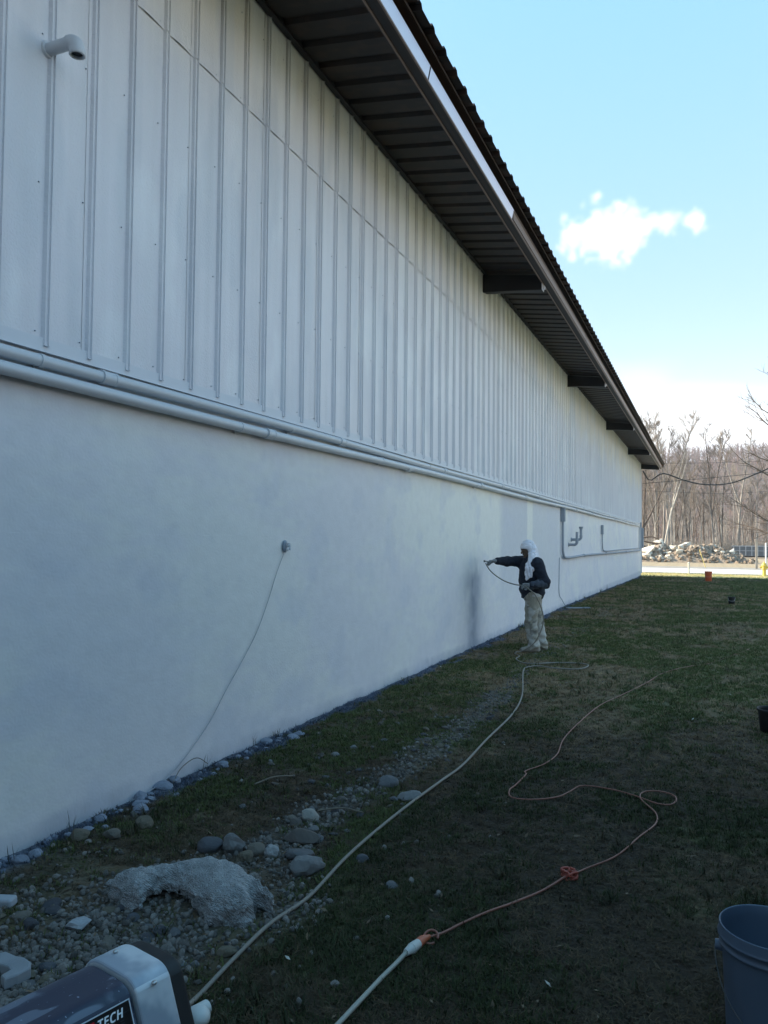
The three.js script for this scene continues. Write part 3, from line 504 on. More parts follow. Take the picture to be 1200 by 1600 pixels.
{ // broken slab with an arch-shaped bite in its near edge
  const poly = [[0.815, -2.60], [0.83, -2.68], [0.92, -2.75], [1.0, -2.83], [1.055, -2.905], [1.13, -2.95], [1.27, -2.945], [1.38, -2.90], [1.47, -2.85], [1.545, -2.805], [1.535, -2.78], [1.45, -2.785], [1.50, -2.71], [1.49, -2.65], [1.41, -2.625], [1.347, -2.60], [1.28, -2.634], [1.20, -2.675], [1.13, -2.705], [1.07, -2.71], [1.025, -2.665], [1.02, -2.607], [1.045, -2.545], [0.97, -2.55], [0.87, -2.585]];
  const pd = (x, z) => { let d = 1e9, s = 1; for (let i = 0, j = poly.length - 1; i < poly.length; j = i++) { const [ax, az] = poly[i], [bx, bz] = poly[j], ex = bx - ax, ez = bz - az, wx = x - ax, wz = z - az, t = clamp((wx * ex + wz * ez) / (ex * ex + ez * ez)); d = Math.min(d, Math.hypot(wx - ex * t, wz - ez * t)); if ((az > z) !== (bz > z) && x < ax + (z - az) / (bz - az) * ex) s = -s; } return s < 0 ? -d : d; };
  const fn = (x, y, z) => {
    const din = pd(x, z) + (fbm(x * 14, z * 14 + y * 9, y * 14 + 2.3, 3) - 0.5) * 0.055 + (noise(x * 46, z * 46, y * 46 + 0.3) - 0.5) * 0.014, top = 0.075 + 0.07 * (1 - Math.exp(Math.min(0, din + 0.01) / 0.035)) + 0.02 * (fbm(x * 5, z * 5, 9, 3) - 0.5);
    const bite = Math.exp(-Math.pow((x - 1.095) / 0.115, 2) - Math.pow((z + 2.66) / 0.15, 2)), low = -0.02 + 0.10 * bite + 0.05 * Math.exp(-Math.pow((x - 1.47) / 0.05, 2) - Math.pow((z + 2.76) / 0.05, 2));
    const grain = (noise(x * 34, z * 34 + 7, y * 34 + 0.5) - 0.5) * 0.010 + (noise(x * 66 + 3, z * 66, y * 66 + 0.5) - 0.5) * 0.004;
    return Math.max(y - top, Math.min(low, top - 0.045) - y, din + 0.006) + grain;
  };
  const g = nets(fn, [0.76, -0.03, -3.0], [1.6, 0.2, -2.48], 0.006); const u = g.attributes.uv; for (let i = 0; i < u.count; i++) u.setXY(i, g.attributes.position.getX(i) * 2.6 + g.attributes.position.getY(i) * 0.4, (g.attributes.position.getZ(i) - g.attributes.position.getY(i)) * 2.6);
  solo('concrete_slab', g, M.concrete, 'big broken piece of rough concrete with an arched bite, lying in the grass', 'concrete slab', [-0.015, 0.012, -0.05]);
}
solo('concrete_fragment', facet(777).scale(0.058, 0.03, 0.05), std({ map: stoneMap, color: col(0.4, 0.42, 0.45), roughness: 0.9 }), 'flat pale four-sided fragment lying in the soil above the sprayer', 'fragment', [0.885, gy(0.885, -2.4) + 0.02, -2.42]);
{ const L = new THREE.Shape([[-0.15, -0.02], [-0.128, 0.022], [-0.07, 0.026], [-0.03, 0.038], [0.02, 0.034], [0.05, 0.016], [0.058, -0.03], [0.05, -0.062], [0.026, -0.058], [0.018, -0.022], [-0.02, -0.012], [-0.08, -0.024]].map((q) => new THREE.Vector2(...q)));
  const g = new THREE.ExtrudeGeometry(L, { depth: 0.03, bevelEnabled: true, bevelSize: 0.008, bevelThickness: 0.006, bevelSegments: 2 }).rotateX(-Math.PI / 2).rotateZ(0.05).rotateY(-0.25); solo('broken_block', g, std({ map: stoneMap, color: col(0.34, 0.36, 0.39), roughness: 0.8 }), 'pale bent L-shaped broken piece on the soil at the left frame edge', 'fragment', [0.93, gy(0.93, -2.06) + 0.012, -2.07]); }
solo('plastic_scrap', [rbox(0.10, 0.04, 0.055, 0.012, 0, 0, 0, 0.1, 0.2, 0.06)], std({ color: col(0.36, 0.38, 0.42), roughness: 0.6 }), 'small white block lying at the left frame edge above the pipe scrap', 'scrap', [0.43, gy(0.43, -2.45) + 0.02, -2.45]);
{ const st = std({ color: col(0.17, 0.145, 0.115), roughness: 0.95 });
  const stick = (pts, r, label) => solo('stick', tube(pts.map(([x, z, h]) => [x, gy(x, z) + h, z]), r, 24, 6), st, label, 'stick');
  stick([[0.52, -4.28, 0.02], [0.58, -4.42, 0.03], [0.66, -4.53, 0.02]], 0.006, 'pale bent stick lying in the grass near the wall foot');
  stick([[1.12, -4.0, 0.03], [1.25, -4.06, 0.035], [1.38, -4.06, 0.03]], 0.005, 'thin pale stick lying across the gravel strip');
  stick([[0.06, -4.05, 0.02], [0.05, -4.14, 0.09], [0.06, -4.3, 0.12], [0.10, -4.36, 0.07]], 0.0028, 'thin root looping out of the wall foot');
}
{ // gravel too small to pick apart
  const r = rng(91), spots = []; for (let t = 0; t < 90000 && spots.length < 9000; t++) { const z = -1.9 - 22 * Math.pow(r(), 2.2), x = 0.05 + 2.1 * r(); if (r() < gravelAt(x, z) * 0.95 + (overspray(x, z) * 0.25) + 0.012) spots.push([x, z]); }
  const im = new THREE.InstancedMesh(rockGeo(5, 1, 0.3, 0.7), std({ map: stoneMap, color: col(1, 1, 1), roughness: 0.95 }), spots.length), d = new THREE.Object3D(); im.name = 'gravel'; tag(im, 'loose grey gravel strewn along the worn strip in the lawn', 'gravel', null, 'stuff');
  spots.forEach(([x, z], i) => { const s = 0.005 + 0.012 * Math.pow(r(), 2.2); d.position.set(x, gy(x, z) + s * 0.4, z); d.rotation.set(r() * 6, r() * 6, r() * 6); d.scale.setScalar(s); d.updateMatrix(); im.setMatrixAt(i, d.matrix); const k = 0.55 + r() * 1.0, b = overspray(x, z) > 0.3; im.setColorAt(i, b ? col(0.12 * k, 0.145 * k, 0.2 * k) : col(0.17 * k, 0.155 * k, 0.142 * k)); });
  im.castShadow = im.receiveShadow = true; scene.add(im);
}
{ // grass: tufts of short blades, green and dead
  const tuft = (seed, n, h, lean) => {
    const r = rng(seed), v = [], f = [];
    for (let i = 0; i < n; i++) { const a = r() * 6.28, d = r() * 0.02, x = Math.cos(a * 3) * d, z = Math.sin(a * 3) * d, hh = h * (0.5 + r() * 0.7), l = lean * (0.4 + r()), w = 0.0011 + r() * 0.0009, ca = Math.cos(a), sa = Math.sin(a), b = v.length / 3;
      v.push(x - sa * w, -0.004, z + ca * w, x + sa * w, -0.004, z - ca * w, x + ca * l * 0.45 - sa * w * 0.8, hh * 0.65, z + sa * l * 0.45 + ca * w * 0.8, x + ca * l * 0.45 + sa * w * 0.8, hh * 0.65, z + sa * l * 0.45 - ca * w * 0.8, x + ca * l, hh, z + sa * l); f.push(b, b + 1, b + 2, b + 1, b + 3, b + 2, b + 2, b + 3, b + 4); }
    return surface(v, f);
  };
  const d = new THREE.Object3D();
  const lay = (name, label, geo, n, seed, pick, colour, size) => {
    const r = rng(seed), spots = []; for (let t = 0; t < n * 4 && spots.length < n; t++) { const u = Math.pow(r(), 2.0), z = -1.9 - 40 * u, w = 2.5 + 0.1 * -z, x = 0.02 + (4.0 + 0.1 * -z) * r(); if (x < 0.02) continue; if (r() < pick(x, z)) spots.push([x, z]); }
    const im = new THREE.InstancedMesh(geo, std({ color: 0xffffff, roughness: 0.9, side: THREE.DoubleSide }), spots.length); im.name = name; tag(im, label, 'grass', null, 'stuff');
    spots.forEach(([x, z], i) => { const k = size * (0.6 + 0.8 * r()) * (1 + Math.min(1.1, Math.max(0, -z - 3) / 22)); d.position.set(x, gy(x, z), z); d.rotation.set((r() - 0.5) * 0.5, r() * 6.28, (r() - 0.5) * 0.5); d.scale.set(k, k, k); d.updateMatrix(); im.setMatrixAt(i, d.matrix); im.setColorAt(i, colour(x, z, r)); });
    im.castShadow = im.receiveShadow = true; scene.add(im);
  };
  const green = (x, z) => sstep(0.42, 0.6, fbm(x * 2.6, z * 2.2, 53, 4) * 0.55 + fbm(x * 0.55, z * 0.4, 50, 4) * 0.45);
  const bare = (x, z) => (1 - 0.9 * gravelAt(x, z)) * (z > -3 && x < 1.6 ? 0.25 : 1);
  lay('green_grass', 'short green grass growing in patches over the shaded lawn', tuft(3, 9, 0.017, 0.022), 70000, 31, (x, z) => (0.05 + 0.95 * green(x, z)) * bare(x, z), (x, z, r) => { const k = (0.7 + 0.6 * r()) * mix(1.4, sstep(1.2, 2, x) > 0.5 ? 0.6 : 1.15, sstep(-9, -4, z)); return overspray(x, z) > 0.35 ? col(0.085 * k, 0.105 * k, 0.155 * k) : col(0.066 * k, 0.080 * k, 0.023 * k); }, 1);  // blades darkened near the camera, shade painted into their colour
  lay('dead_grass', 'brown dead grass and thatch matted over the shaded lawn', tuft(9, 9, 0.010, 0.042), 80000, 32, (x, z) => (1 - 0.55 * green(x, z)) * bare(x, z), (x, z, r) => { const k = (0.45 + 1.0 * r() * r()) * mix(1.85, 0.55, sstep(-9.5, -4, z)); return overspray(x, z) > 0.35 ? col(0.085 * k, 0.105 * k, 0.155 * k) : col(0.185 * k, 0.125 * k, 0.066 * k); }, 1);  // same painted near shade on the dead blades
  lay('wall_weeds', 'thin weeds standing against the foot of the painted wall', tuft(21, 6, 0.09, 0.03), 300, 33, (x, z) => x < 0.12 && z > -7 ? 1 : x < 0.3 ? 0.02 : 0, (x, z, r) => { const k = 0.7 + 0.6 * r(); return col(0.09 * k, 0.10 * k, 0.09 * k); }, 1);
  lay('grass_clumps', 'taller uneven clumps of dry and green grass in the shaded lawn', tuft(33, 12, 0.042, 0.035), 2600, 35, (x, z) => sstep(0.55, 0.7, fbm(x * 3.3, z * 3.3, 90, 3)) * bare(x, z), (x, z, r) => { const k = (0.6 + 0.7 * r()) * mix(1, 0.55, sstep(-7, -4, z)); return r() < 0.5 ? col(0.13 * k, 0.115 * k, 0.06 * k) : col(0.062 * k, 0.082 * k, 0.028 * k); }, 1);  // clumps also carry the near shade in their colour
  // sunlit dry grass beyond the shadow
  { const r = rng(44), n = 9000, im = new THREE.InstancedMesh(tuft(5, 9, 0.035, 0.05), std({ color: 0xffffff, roughness: 0.9 }), n); im.name = 'sunlit_grass'; tag(im, 'sunlit straw-coloured grass verge before the pale walk', 'grass', null, 'stuff');
    for (let i = 0; i < n; i++) { const x = -2 + 22 * r(), z = -41.6 - 4.5 * r(), k = 1 + r(); d.position.set(x, gy(x, z), z); d.rotation.set(0, r() * 6, 0); d.scale.setScalar(k); d.updateMatrix(); im.setMatrixAt(i, d.matrix); const g = r(); im.setColorAt(i, g < 0.3 ? col(0.34, 0.37, 0.12) : col(0.6 * (0.7 + g * 0.4), 0.52 * (0.7 + g * 0.4), 0.27)); } im.castShadow = im.receiveShadow = true; scene.add(im); }
  { // leaf litter
    const lf = surface([-0.02, 0, 0, 0, 0.004, -0.009, 0.022, 0.006, 0, 0, 0.004, 0.009], [0, 2, 1, 0, 3, 2]); const r = rng(46), n = 900, im = new THREE.InstancedMesh(lf, std({ color: 0xffffff, roughness: 0.8, side: THREE.DoubleSide }), n); im.name = 'leaf_litter'; tag(im, 'scattered dead leaves and chips on the shaded lawn', 'leaves', null, 'stuff');
    for (let i = 0; i < n; i++) { const u = Math.pow(r(), 1.7), z = -2 - 30 * u, x = 0.1 + (3.9 + 0.08 * -z) * r(); d.position.set(x, gy(x, z) + 0.008 + 0.01 * r(), z); d.rotation.set((r() - 0.5) * 1, r() * 6, (r() - 0.5) * 1); d.scale.setScalar(0.35 + 0.8 * r() * r()); d.updateMatrix(); im.setMatrixAt(i, d.matrix); const k = r(); im.setColorAt(i, k > 0.93 ? col(0.5, 0.48, 0.42) : col(0.10 + 0.1 * k, 0.07 + 0.07 * k, 0.045 + 0.04 * k)); } im.castShadow = im.receiveShadow = true; scene.add(im); }
}

// ---------------------------------------------------------------- hose, cord, sprayer, buckets
const onG = (L, r) => L.map(([x, z]) => [x, gy(x, z) + r + 0.012, z]);
const PP = V(0.887, gy(0.887, -11.105), -11.105), PY = 0.21;      // painter's standing point and turn
const pw = (u, v, w) => [PP.x + u * Math.cos(PY) + w * Math.sin(PY), PP.y + v, PP.z - u * Math.sin(PY) + w * Math.cos(PY)];
solo('paint_hose', new THREE.TubeGeometry(curve([
  pw(-0.672, 1.262, 0.235), pw(-0.66, 1.235, 0.24), pw(-0.60, 1.15, 0.27), pw(-0.50, 1.07, 0.30), pw(-0.38, 1.005, 0.33), pw(-0.25, 0.968, 0.34), pw(-0.13, 0.95, 0.35), pw(-0.05, 0.90, 0.36), pw(0.03, 0.82, 0.345), pw(0.09, 0.70, 0.32), pw(0.135, 0.54, 0.30), pw(0.135, 0.42, 0.28), pw(0.10, 0.31, 0.27), pw(0.03, 0.17, 0.26), pw(-0.07, 0.075, 0.24), pw(-0.17, 0.018, 0.22), pw(-0.24, 0.016, 0.30), pw(-0.25, 0.016, 0.45), pw(-0.19, 0.016, 0.65),
  ...onG([[0.86, -10.15], [1.02, -9.9], [1.164, -9.855], [1.406, -10.086], [1.687, -10.11], [1.82, -9.955], [1.746, -9.709], [1.486, -9.635], [1.231, -9.70], [1.125, -9.58], [1.153, -9.27], [1.469, -7.755], [1.578, -6.877], [1.6, -5.926], [1.616, -5.191], [1.606, -4.802], [1.574, -4.304], [1.55, -3.879], [1.553, -3.472], [1.574, -3.04], [1.565, -2.734], [1.581, -2.439], [1.60, -2.193]], 0.0085), [1.66, 0.1, -2.0], [1.76, 0.25, -1.86], [1.83, 0.33, -1.80]]), 520, 0.0085, 8, false), M.hose, 'pale paint hose running from the spray gun down the lawn to the sprayer', 'hose');
{
  const c = thing('extension_cord', 'orange extension cord snaking over the dark lawn, knotted once', 'cord');
  const L1 = [[2.185, -2.9], [2.222, -2.958], [2.27, -3.061], [2.344, -3.181], [2.42, -3.318], [2.517, -3.524], [2.585, -3.68]];
  const L2 = [[2.62, -3.74], [2.669, -3.848], [2.77, -4.014], [2.865, -4.351], [2.931, -4.601], [2.922, -4.76], [2.817, -4.987], [2.835, -5.12], [2.918, -5.17], [3.0, -5.13], [3.023, -5.043], [2.99, -4.95], [2.931, -4.916], [2.80, -5.0], [2.657, -5.071], [2.456, -5.102], [2.399, -4.954], [2.347, -4.8], [2.218, -4.667], [2.104, -4.653], [2.054, -4.797], [2.058, -4.936], [2.079, -5.164], [2.046, -5.274], [2.131, -5.509], [2.17, -5.794], [2.151, -6.18], [2.195, -6.898], [2.266, -7.638], [2.388, -8.189], [2.576, -9.042], [2.707, -9.775], [2.94, -10.392], [3.238, -11.096], [3.5, -11.8], [3.77, -12.679], [4.021, -14.027], [4.2, -15.5], [4.302, -16.855], [4.7, -18.5]];
  part('cord', [new THREE.TubeGeometry(curve(onG(L1, 0.0055)), 60, 0.0055, 7), new THREE.TubeGeometry(curve(onG(L2, 0.005).map(([x, y, z]) => [x, y - 0.012 * sstep(-10, -11.5, z), z])), 420, 0.0045, 6)], M.cordOrange, c);
  const ky = gy(2.6, -3.71) + 0.02; const kn = []; for (let i = 0; i < 46; i++) { const a = i * 0.42; kn.push([2.6 + 0.030 * Math.cos(a) * (1 + 0.3 * Math.sin(i * 1.7)), ky + 0.018 * Math.sin(a * 1.31 + 1), -3.71 + 0.028 * Math.sin(a) * (1 + 0.3 * Math.cos(i * 2.3))]); }
  part('knot', [new THREE.TubeGeometry(curve(kn), 260, 0.0062, 6)], std({ color: col(0.36, 0.075, 0.05), roughness: 0.5 }), c);
  const loop = []; for (let i = 0; i <= 14; i++) { const a = i / 14 * 5.6; loop.push([2.195 + 0.028 * Math.cos(a), gy(2.2, -2.9) + 0.02 + 0.012 * Math.sin(a), -2.905 - 0.03 * Math.sin(a)]); }
  part('loop', [new THREE.TubeGeometry(curve(loop), 40, 0.005, 6)], M.cordOrange, c);
  const y = gy(2.165, -2.82) + 0.022;
  part('plug', [rod([2.148, y, -2.755], [2.158, y, -2.79], 0.013, 0.02, 12), rod([2.158, y, -2.79], [2.168, y, -2.835], 0.021, 0.018, 12)], std({ color: col(0.55, 0.55, 0.52), roughness: 0.45 }), c, 'white plug end');
  part('connector', [rod([2.168, y, -2.835], [2.174, y, -2.87], 0.018, 0.017, 12), rod([2.174, y, -2.87], [2.188, y - 0.004, -2.91], 0.016, 0.009, 12)], std({ color: col(0.5, 0.12, 0.055), roughness: 0.45 }), c, 'orange socket end');
  solo('white_cord', new THREE.TubeGeometry(curve([[2.148, y, -2.757], [2.14, y - 0.005, -2.7], ...onG([[2.127, -2.58], [2.116, -2.4], [2.10, -2.2], [2.06, -1.95]], 0.0085), [2.0, 0.1, -1.8], [1.95, 0.3, -1.72]]), 70, 0.0085, 8, false), M.cordWhite, 'off-white power cord plugged into the orange cord, leading to the sprayer', 'cord');
}
{ // airless sprayer: hood seen from above its shoulder
  // local frame: +a along the hood, away from the camera; b to the right; y up
  const t = thing('paint_sprayer', 'scuffed dark blue paint sprayer hood with a silver band', 'paint sprayer', [1.828, 0.012, -1.405], 0);
  t.rotation.y = -0.25;
  const arch = (w, h, r, y0) => { const s = new THREE.Shape(); s.moveTo(-w, y0); s.lineTo(-w, h - r); s.quadraticCurveTo(-w, h, -w + r, h); s.lineTo(w - 0.085, h); s.quadraticCurveTo(w - 0.055, h, w - 0.04, h - 0.022); s.lineTo(w + 0.012, h - 0.135); s.quadraticCurveTo(w + 0.025, h - 0.165, w + 0.027, h - 0.20); s.lineTo(w + 0.03, y0); s.closePath(); return s; };
  const seg = (w, h, r, y0, d, z, bev) => new THREE.ExtrudeGeometry(arch(w, h, r, y0), { depth: d, bevelEnabled: true, bevelSize: bev, bevelThickness: bev, bevelSegments: 3, curveSegments: 16 }).translate(0, 0, z);
  part('hood', [seg(0.125, 0.50, 0.085, 0.20, 0.46, -0.10, 0.006)], M.hood, t);
  part('band', [seg(0.130, 0.507, 0.085, 0.19, 0.085, -0.205, 0.007)], M.silver, t);
  for (const [bx, by, bz] of [[0.1, 0.495, -0.16], [0.155, 0.35, -0.16], [-0.06, 0.517, -0.16]]) part('bolt', [new THREE.SphereGeometry(0.007, 10, 8).scale(1, 0.7, 1).translate(bx, by, bz)], M.steel, t);
  part('end_cover', [seg(0.126, 0.50, 0.085, 0.20, 0.03, -0.245, 0.008)], M.rubber, t);
  const cv = document.createElement('canvas'); cv.width = 512; cv.height = 192; const x = cv.getContext('2d');
  x.fillStyle = '#c9ced6'; x.fillRect(0, 0, 512, 192); x.fillStyle = '#0b0c10'; x.fillRect(8, 8, 496, 176); x.fillStyle = '#c01824'; x.beginPath(); x.moveTo(196, 84); x.lineTo(232, 26); x.lineTo(258, 26); x.lineTo(278, 84); x.lineTo(254, 84); x.lineTo(246, 58); x.lineTo(224, 84); x.fill(); x.fillStyle = '#f2f3f5'; x.font = 'bold italic 74px sans-serif'; x.fillText('TECH', 268, 84); const rl = rng(12); for (let i = 0; i < 70; i++) { x.strokeStyle = `rgba(150,165,190,${0.15 + 0.5 * rl()})`; x.lineWidth = 0.6 + 2.4 * rl(); const a = rl() * 512, b = rl() * 192; x.beginPath(); x.moveTo(a, b); x.lineTo(a + 10 + 46 * rl(), b - 8 + 14 * rl()); x.stroke(); }
  const tex = new THREE.CanvasTexture(cv); tex.colorSpace = THREE.SRGBColorSpace;
  part('label', new THREE.BoxGeometry(0.19, 0.07, 0.002).rotateY(Math.PI / 2).rotateZ(0.43).translate(0.1075, 0.4545, 0.0), [M.rubber, M.rubber, M.rubber, M.rubber, M.rubber, M.rubber].map((q, i) => i === 4 ? std({ map: tex, roughness: 0.4 }) : q), t);
  part('frame', [tube([[-0.13, 0.18, 0.35], [-0.13, 0.12, 0.2], [-0.13, 0.03, -0.1], [-0.13, 0.03, -0.3]], 0.013), tube([[0.13, 0.18, 0.35], [0.13, 0.12, 0.2], [0.13, 0.03, -0.1], [0.13, 0.03, -0.3]], 0.013), rod([-0.13, 0.03, -0.28], [0.13, 0.03, -0.28], 0.012), rod([-0.13, 0.14, 0.2], [0.13, 0.14, 0.2], 0.012), box(0.2, 0.12, 0.3, 0, 0.15, 0.05)], M.steel, t);
  for (const s of [-1, 1]) part('wheel', [rod([s * 0.16, 0.1, 0.2], [s * 0.2, 0.1, 0.2], 0.1, 0.1, 20)], M.rubber, t);
  part('outlet_fitting', [rod([0.06, 0.33, -0.27], [0.06, 0.33, -0.36], 0.022, 0.018, 12), new THREE.SphereGeometry(0.034, 12, 8).scale(1, 0.8, 1).translate(0.075, 0.33, -0.315)], std({ color: col(0.6, 0.6, 0.58), roughness: 0.5 }), t);
}
{ // empty pail
  const t = thing('paint_pail', 'empty blue-grey paint pail cut by the right frame edge', 'bucket', [3.382, gy(3.382, -2.74), -2.741]);
  const L = (a) => new THREE.LatheGeometry(a.map((q) => new THREE.Vector2(...q)), 48);
  part('shell', L([[0.001, 0.012], [0.128, 0.012], [0.14, 0.34], [0.147, 0.372], [0.1505, 0.375], [0.153, 0.372], [0.1525, 0.345], [0.157, 0.342], [0.157, 0.334], [0.1475, 0.331], [0.147, 0.318], [0.153, 0.315], [0.153, 0.307], [0.1445, 0.304], [0.132, 0.004], [0.128, 0], [0.001, 0]]), M.bucketBlue, t);
  for (const s of [-1, 1]) part('handle_lug', [rod([s * 0.14, 0.29, 0], [s * 0.164, 0.29, 0], 0.019, 0.016, 14)], M.bucketBlue, t);
  const bail = []; for (let i = 0; i <= 18; i++) { const a = Math.PI * i / 18; bail.push([-0.165 * Math.cos(a), 0.29 - 0.185 * Math.sin(a), 0.168 * Math.sin(a)]); }
  part('bail', [tube(bail, 0.002, 60, 6)], std({ color: col(0.1, 0.1, 0.1), roughness: 0.5, metalness: 0.5 }), t); part('grip', [tube(bail.slice(7, 12), 0.011, 20, 10)], std({ color: col(0.62, 0.64, 0.68), roughness: 0.4 }), t);
  part('residue', [new THREE.CircleGeometry(0.1275, 32).rotateX(-Math.PI / 2).translate(0, 0.03, 0)], std({ color: col(0.02, 0.03, 0.05), roughness: 0.3 }), t);
}
{ // far buckets
  const mk = (name, label, x, z, r, h, mat) => { const t = thing(name, label, 'bucket', [x, gy(x, z), z]); part('shell', new THREE.LatheGeometry([[0.001, 0.01], [r * 0.82, 0.01], [r * 0.96, h - 0.02], [r * 1.0, h], [r * 1.07, h], [r * 1.07, h * 0.9], [r, h * 0.885], [r * 0.86, 0], [0.001, 0]].map((q) => new THREE.Vector2(...q)), 28), mat, t); if (name !== 'black_pail') part('bail', [tube([[r, h * 0.85, 0], [r * 0.7, h * 0.5, r * 0.85], [-r * 0.7, h * 0.5, r * 0.85], [-r, h * 0.85, 0]], 0.004, 24, 5)], M.steel, t); return t; };
  mk('orange_bucket', 'orange bucket standing at the edge of the building shadow', 3.27, -38.0, 0.155, 0.46, std({ color: col(0.52, 0.10, 0.035), roughness: 0.5 }));
  mk('black_bucket', 'small black bucket standing in the shaded grass nearer than the orange one', 3.79, -21.9, 0.085, 0.19, M.rubber);
  mk('black_pail', 'black pail cut by the right frame edge halfway down the lawn', 3.71, -7.25, 0.12, 0.19, M.rubber);
}

// ---------------------------------------------------------------- painter
{
  const t = thing('person', 'person in dark jacket and white head cloth spraying paint on the wall', 'person', [PP.x, PP.y, PP.z], PY);
  // frame: x to the picture's right, y up, z towards the camera
  const hips = [-0.02, 0.78, 0.0], chest = [-0.05, 1.16, 0.0], neck = [-0.06, 1.34, 0.01], hd = [-0.085, 1.465, 0.035];
  const sR = [-0.165, 1.285, -0.15], eR = [-0.365, 1.285, 0.02], wR = [-0.525, 1.292, 0.185], sL = [0.055, 1.255, 0.165], eL = [0.165, 0.99, 0.215], wL = [-0.045, 0.955, 0.315];
  const hipN = [0.0, 0.78, 0.085], kN = [-0.035, 0.43, 0.10], aN = [0.015, 0.085, 0.115], hipF = [0.01, 0.78, -0.085], kF = [0.055, 0.43, -0.09], aF = [0.125, 0.09, -0.11];
  const foot = (p, a, toe) => smin(cap(p, [a[0] + 0.045, 0.04, a[2]], [a[0] - 0.06, 0.05, a[2] + toe * 0.4], 0.036, 0.04), cap(p, [a[0] - 0.06, 0.045, a[2] + toe * 0.4], [a[0] - 0.16, 0.032, a[2] + toe], 0.04, 0.03), 0.03);
  const fN = [-0.8, -0.28, 0.53], nrm = (a) => { const l = Math.hypot(...a); return a.map((v) => v / l); }, fwd = nrm(fN), side = nrm([fwd[2], 0, -fwd[0]]), upv = [side[1] * fwd[2] - side[2] * fwd[1], side[2] * fwd[0] - side[0] * fwd[2], side[0] * fwd[1] - side[1] * fwd[0]].map((v) => -v);
  const H = (f, u, s) => [hd[0] + fwd[0] * f + upv[0] * u * Math.sign(upv[1]) + side[0] * s, hd[1] + fwd[1] * f + Math.abs(upv[1]) * u + side[1] * s, hd[2] + fwd[2] * f + upv[2] * u * Math.sign(upv[1]) + side[2] * s];
  const headF = (p) => { let d = smin(ell(p, hd, [0.082, 0.108, 0.084]), cap(p, H(0.02, -0.05, 0), H(0.05, -0.085, 0), 0.05, 0.035), 0.03); d = smin(d, cap(p, H(0.085, 0.01, 0), H(0.108, -0.025, 0), 0.01, 0.015), 0.012); for (const s of [-1, 1]) { d = smin(d, cap(p, H(0.0, 0.01, s * 0.08), H(-0.012, -0.03, s * 0.084), 0.014, 0.01), 0.006); d = Math.max(d, -ell(p, H(0.088, 0.01, s * 0.033), [0.014, 0.012, 0.014])); d = smin(d, ell(p, H(0.078, 0.01, s * 0.032), [0.012, 0.011, 0.012]), 0.003); d = smin(d, cap(p, H(0.085, 0.03, s * 0.015), H(0.075, 0.03, s * 0.05), 0.008, 0.006), 0.008); } d = smin(d, cap(p, H(0.082, -0.055, -0.02), H(0.082, -0.055, 0.02), 0.009, 0.009), 0.006); d = Math.max(d, -cap(p, H(0.094, -0.056, -0.022), H(0.094, -0.056, 0.022), 0.003, 0.003)); return d; };
  const bodyF = (x, y, z) => { const p = [x, y, z]; let d = cap(p, hips, chest, 0.115, 0.12); d = smin(d, cap(p, sR, sL, 0.07, 0.07), 0.07); d = smin(d, cap(p, chest, neck, 0.09, 0.052), 0.06); d = smin(d, cap(p, neck, hd, 0.05, 0.05), 0.03); d = smin(d, ell(p, hd, [0.078, 0.105, 0.08]), 0.02);
    for (const [a, b, c] of [[sR, eR, wR], [sL, eL, wL]]) { d = smin(d, cap(p, a, b, 0.052, 0.04), 0.04); d = smin(d, cap(p, b, c, 0.04, 0.026), 0.03); }
    for (const [a, b, c] of [[hipN, kN, aN], [hipF, kF, aF]]) { d = smin(d, cap(p, a, b, 0.082, 0.052), 0.05); d = smin(d, cap(p, b, c, 0.052, 0.034), 0.04); d = smin(d, foot(p, c, 0.03) + 0.008, 0.02); }
    return d; };
  // a hand: palm, four bent fingers, thumb; dir = along the forearm, pal = palm side, curl in radians per joint
  const handF = (w, dir, pal, curl, k) => { const D = nrm(dir), Pn = nrm(pal), Sx = [D[1] * Pn[2] - D[2] * Pn[1], D[2] * Pn[0] - D[0] * Pn[2], D[0] * Pn[1] - D[1] * Pn[0]]; const at = (o, a, b, c) => [o[0] + D[0] * a + Sx[0] * b + Pn[0] * c, o[1] + D[1] * a + Sx[1] * b + Pn[1] * c, o[2] + D[2] * a + Sx[2] * b + Pn[2] * c]; const segs = [];
    for (let f = 0; f < 4; f++) { const b = (f - 1.5) * 0.0195, len = [0.036, 0.042, 0.039, 0.03][f]; let o = at(w, 0.092, b, 0), ang = curl * 0.6, l = len; for (let j = 0; j < 3; j++) { const e = at(o, Math.cos(ang) * l, 0, Math.sin(ang) * l); segs.push([o, e, 0.0095 - j * 0.001, 0.0088 - j * 0.001]); o = e; ang += curl; l *= 0.74; } }
    const t0 = at(w, 0.03, -0.03, 0.008), t1 = at(w, 0.062, -0.05, 0.028), t2 = at(w, 0.088, -0.038, 0.046); segs.push([t0, t1, 0.014, 0.0115], [t1, t2, 0.0115, 0.009]);
    return (p) => { let d = smin(cap(p, at(w, -0.02, 0, 0), at(w, 0.03, 0, 0), 0.026, 0.026), Math.min(cap(p, at(w, 0.03, -0.024, 0), at(w, 0.09, -0.028, 0), 0.017, 0.014), cap(p, at(w, 0.03, 0, 0), at(w, 0.092, 0, 0), 0.02, 0.014), cap(p, at(w, 0.03, 0.022, 0), at(w, 0.086, 0.026, 0), 0.016, 0.013)), 0.02); for (const [a, b, r0, r1] of segs) d = smin(d, cap(p, a, b, r0, r1), 0.005); return d; }; };
  const rH = handF(wR, [-0.72, 0.02, 0.55], [0.1, -1, 0.05], 0.75, 1), lH = handF(wL, [-0.75, 0.02, 0.35], [0.2, -0.35, 0.9], 0.8, 1);
  const bx = (c, r) => [c.map((v) => v - r), c.map((v) => v + r)];
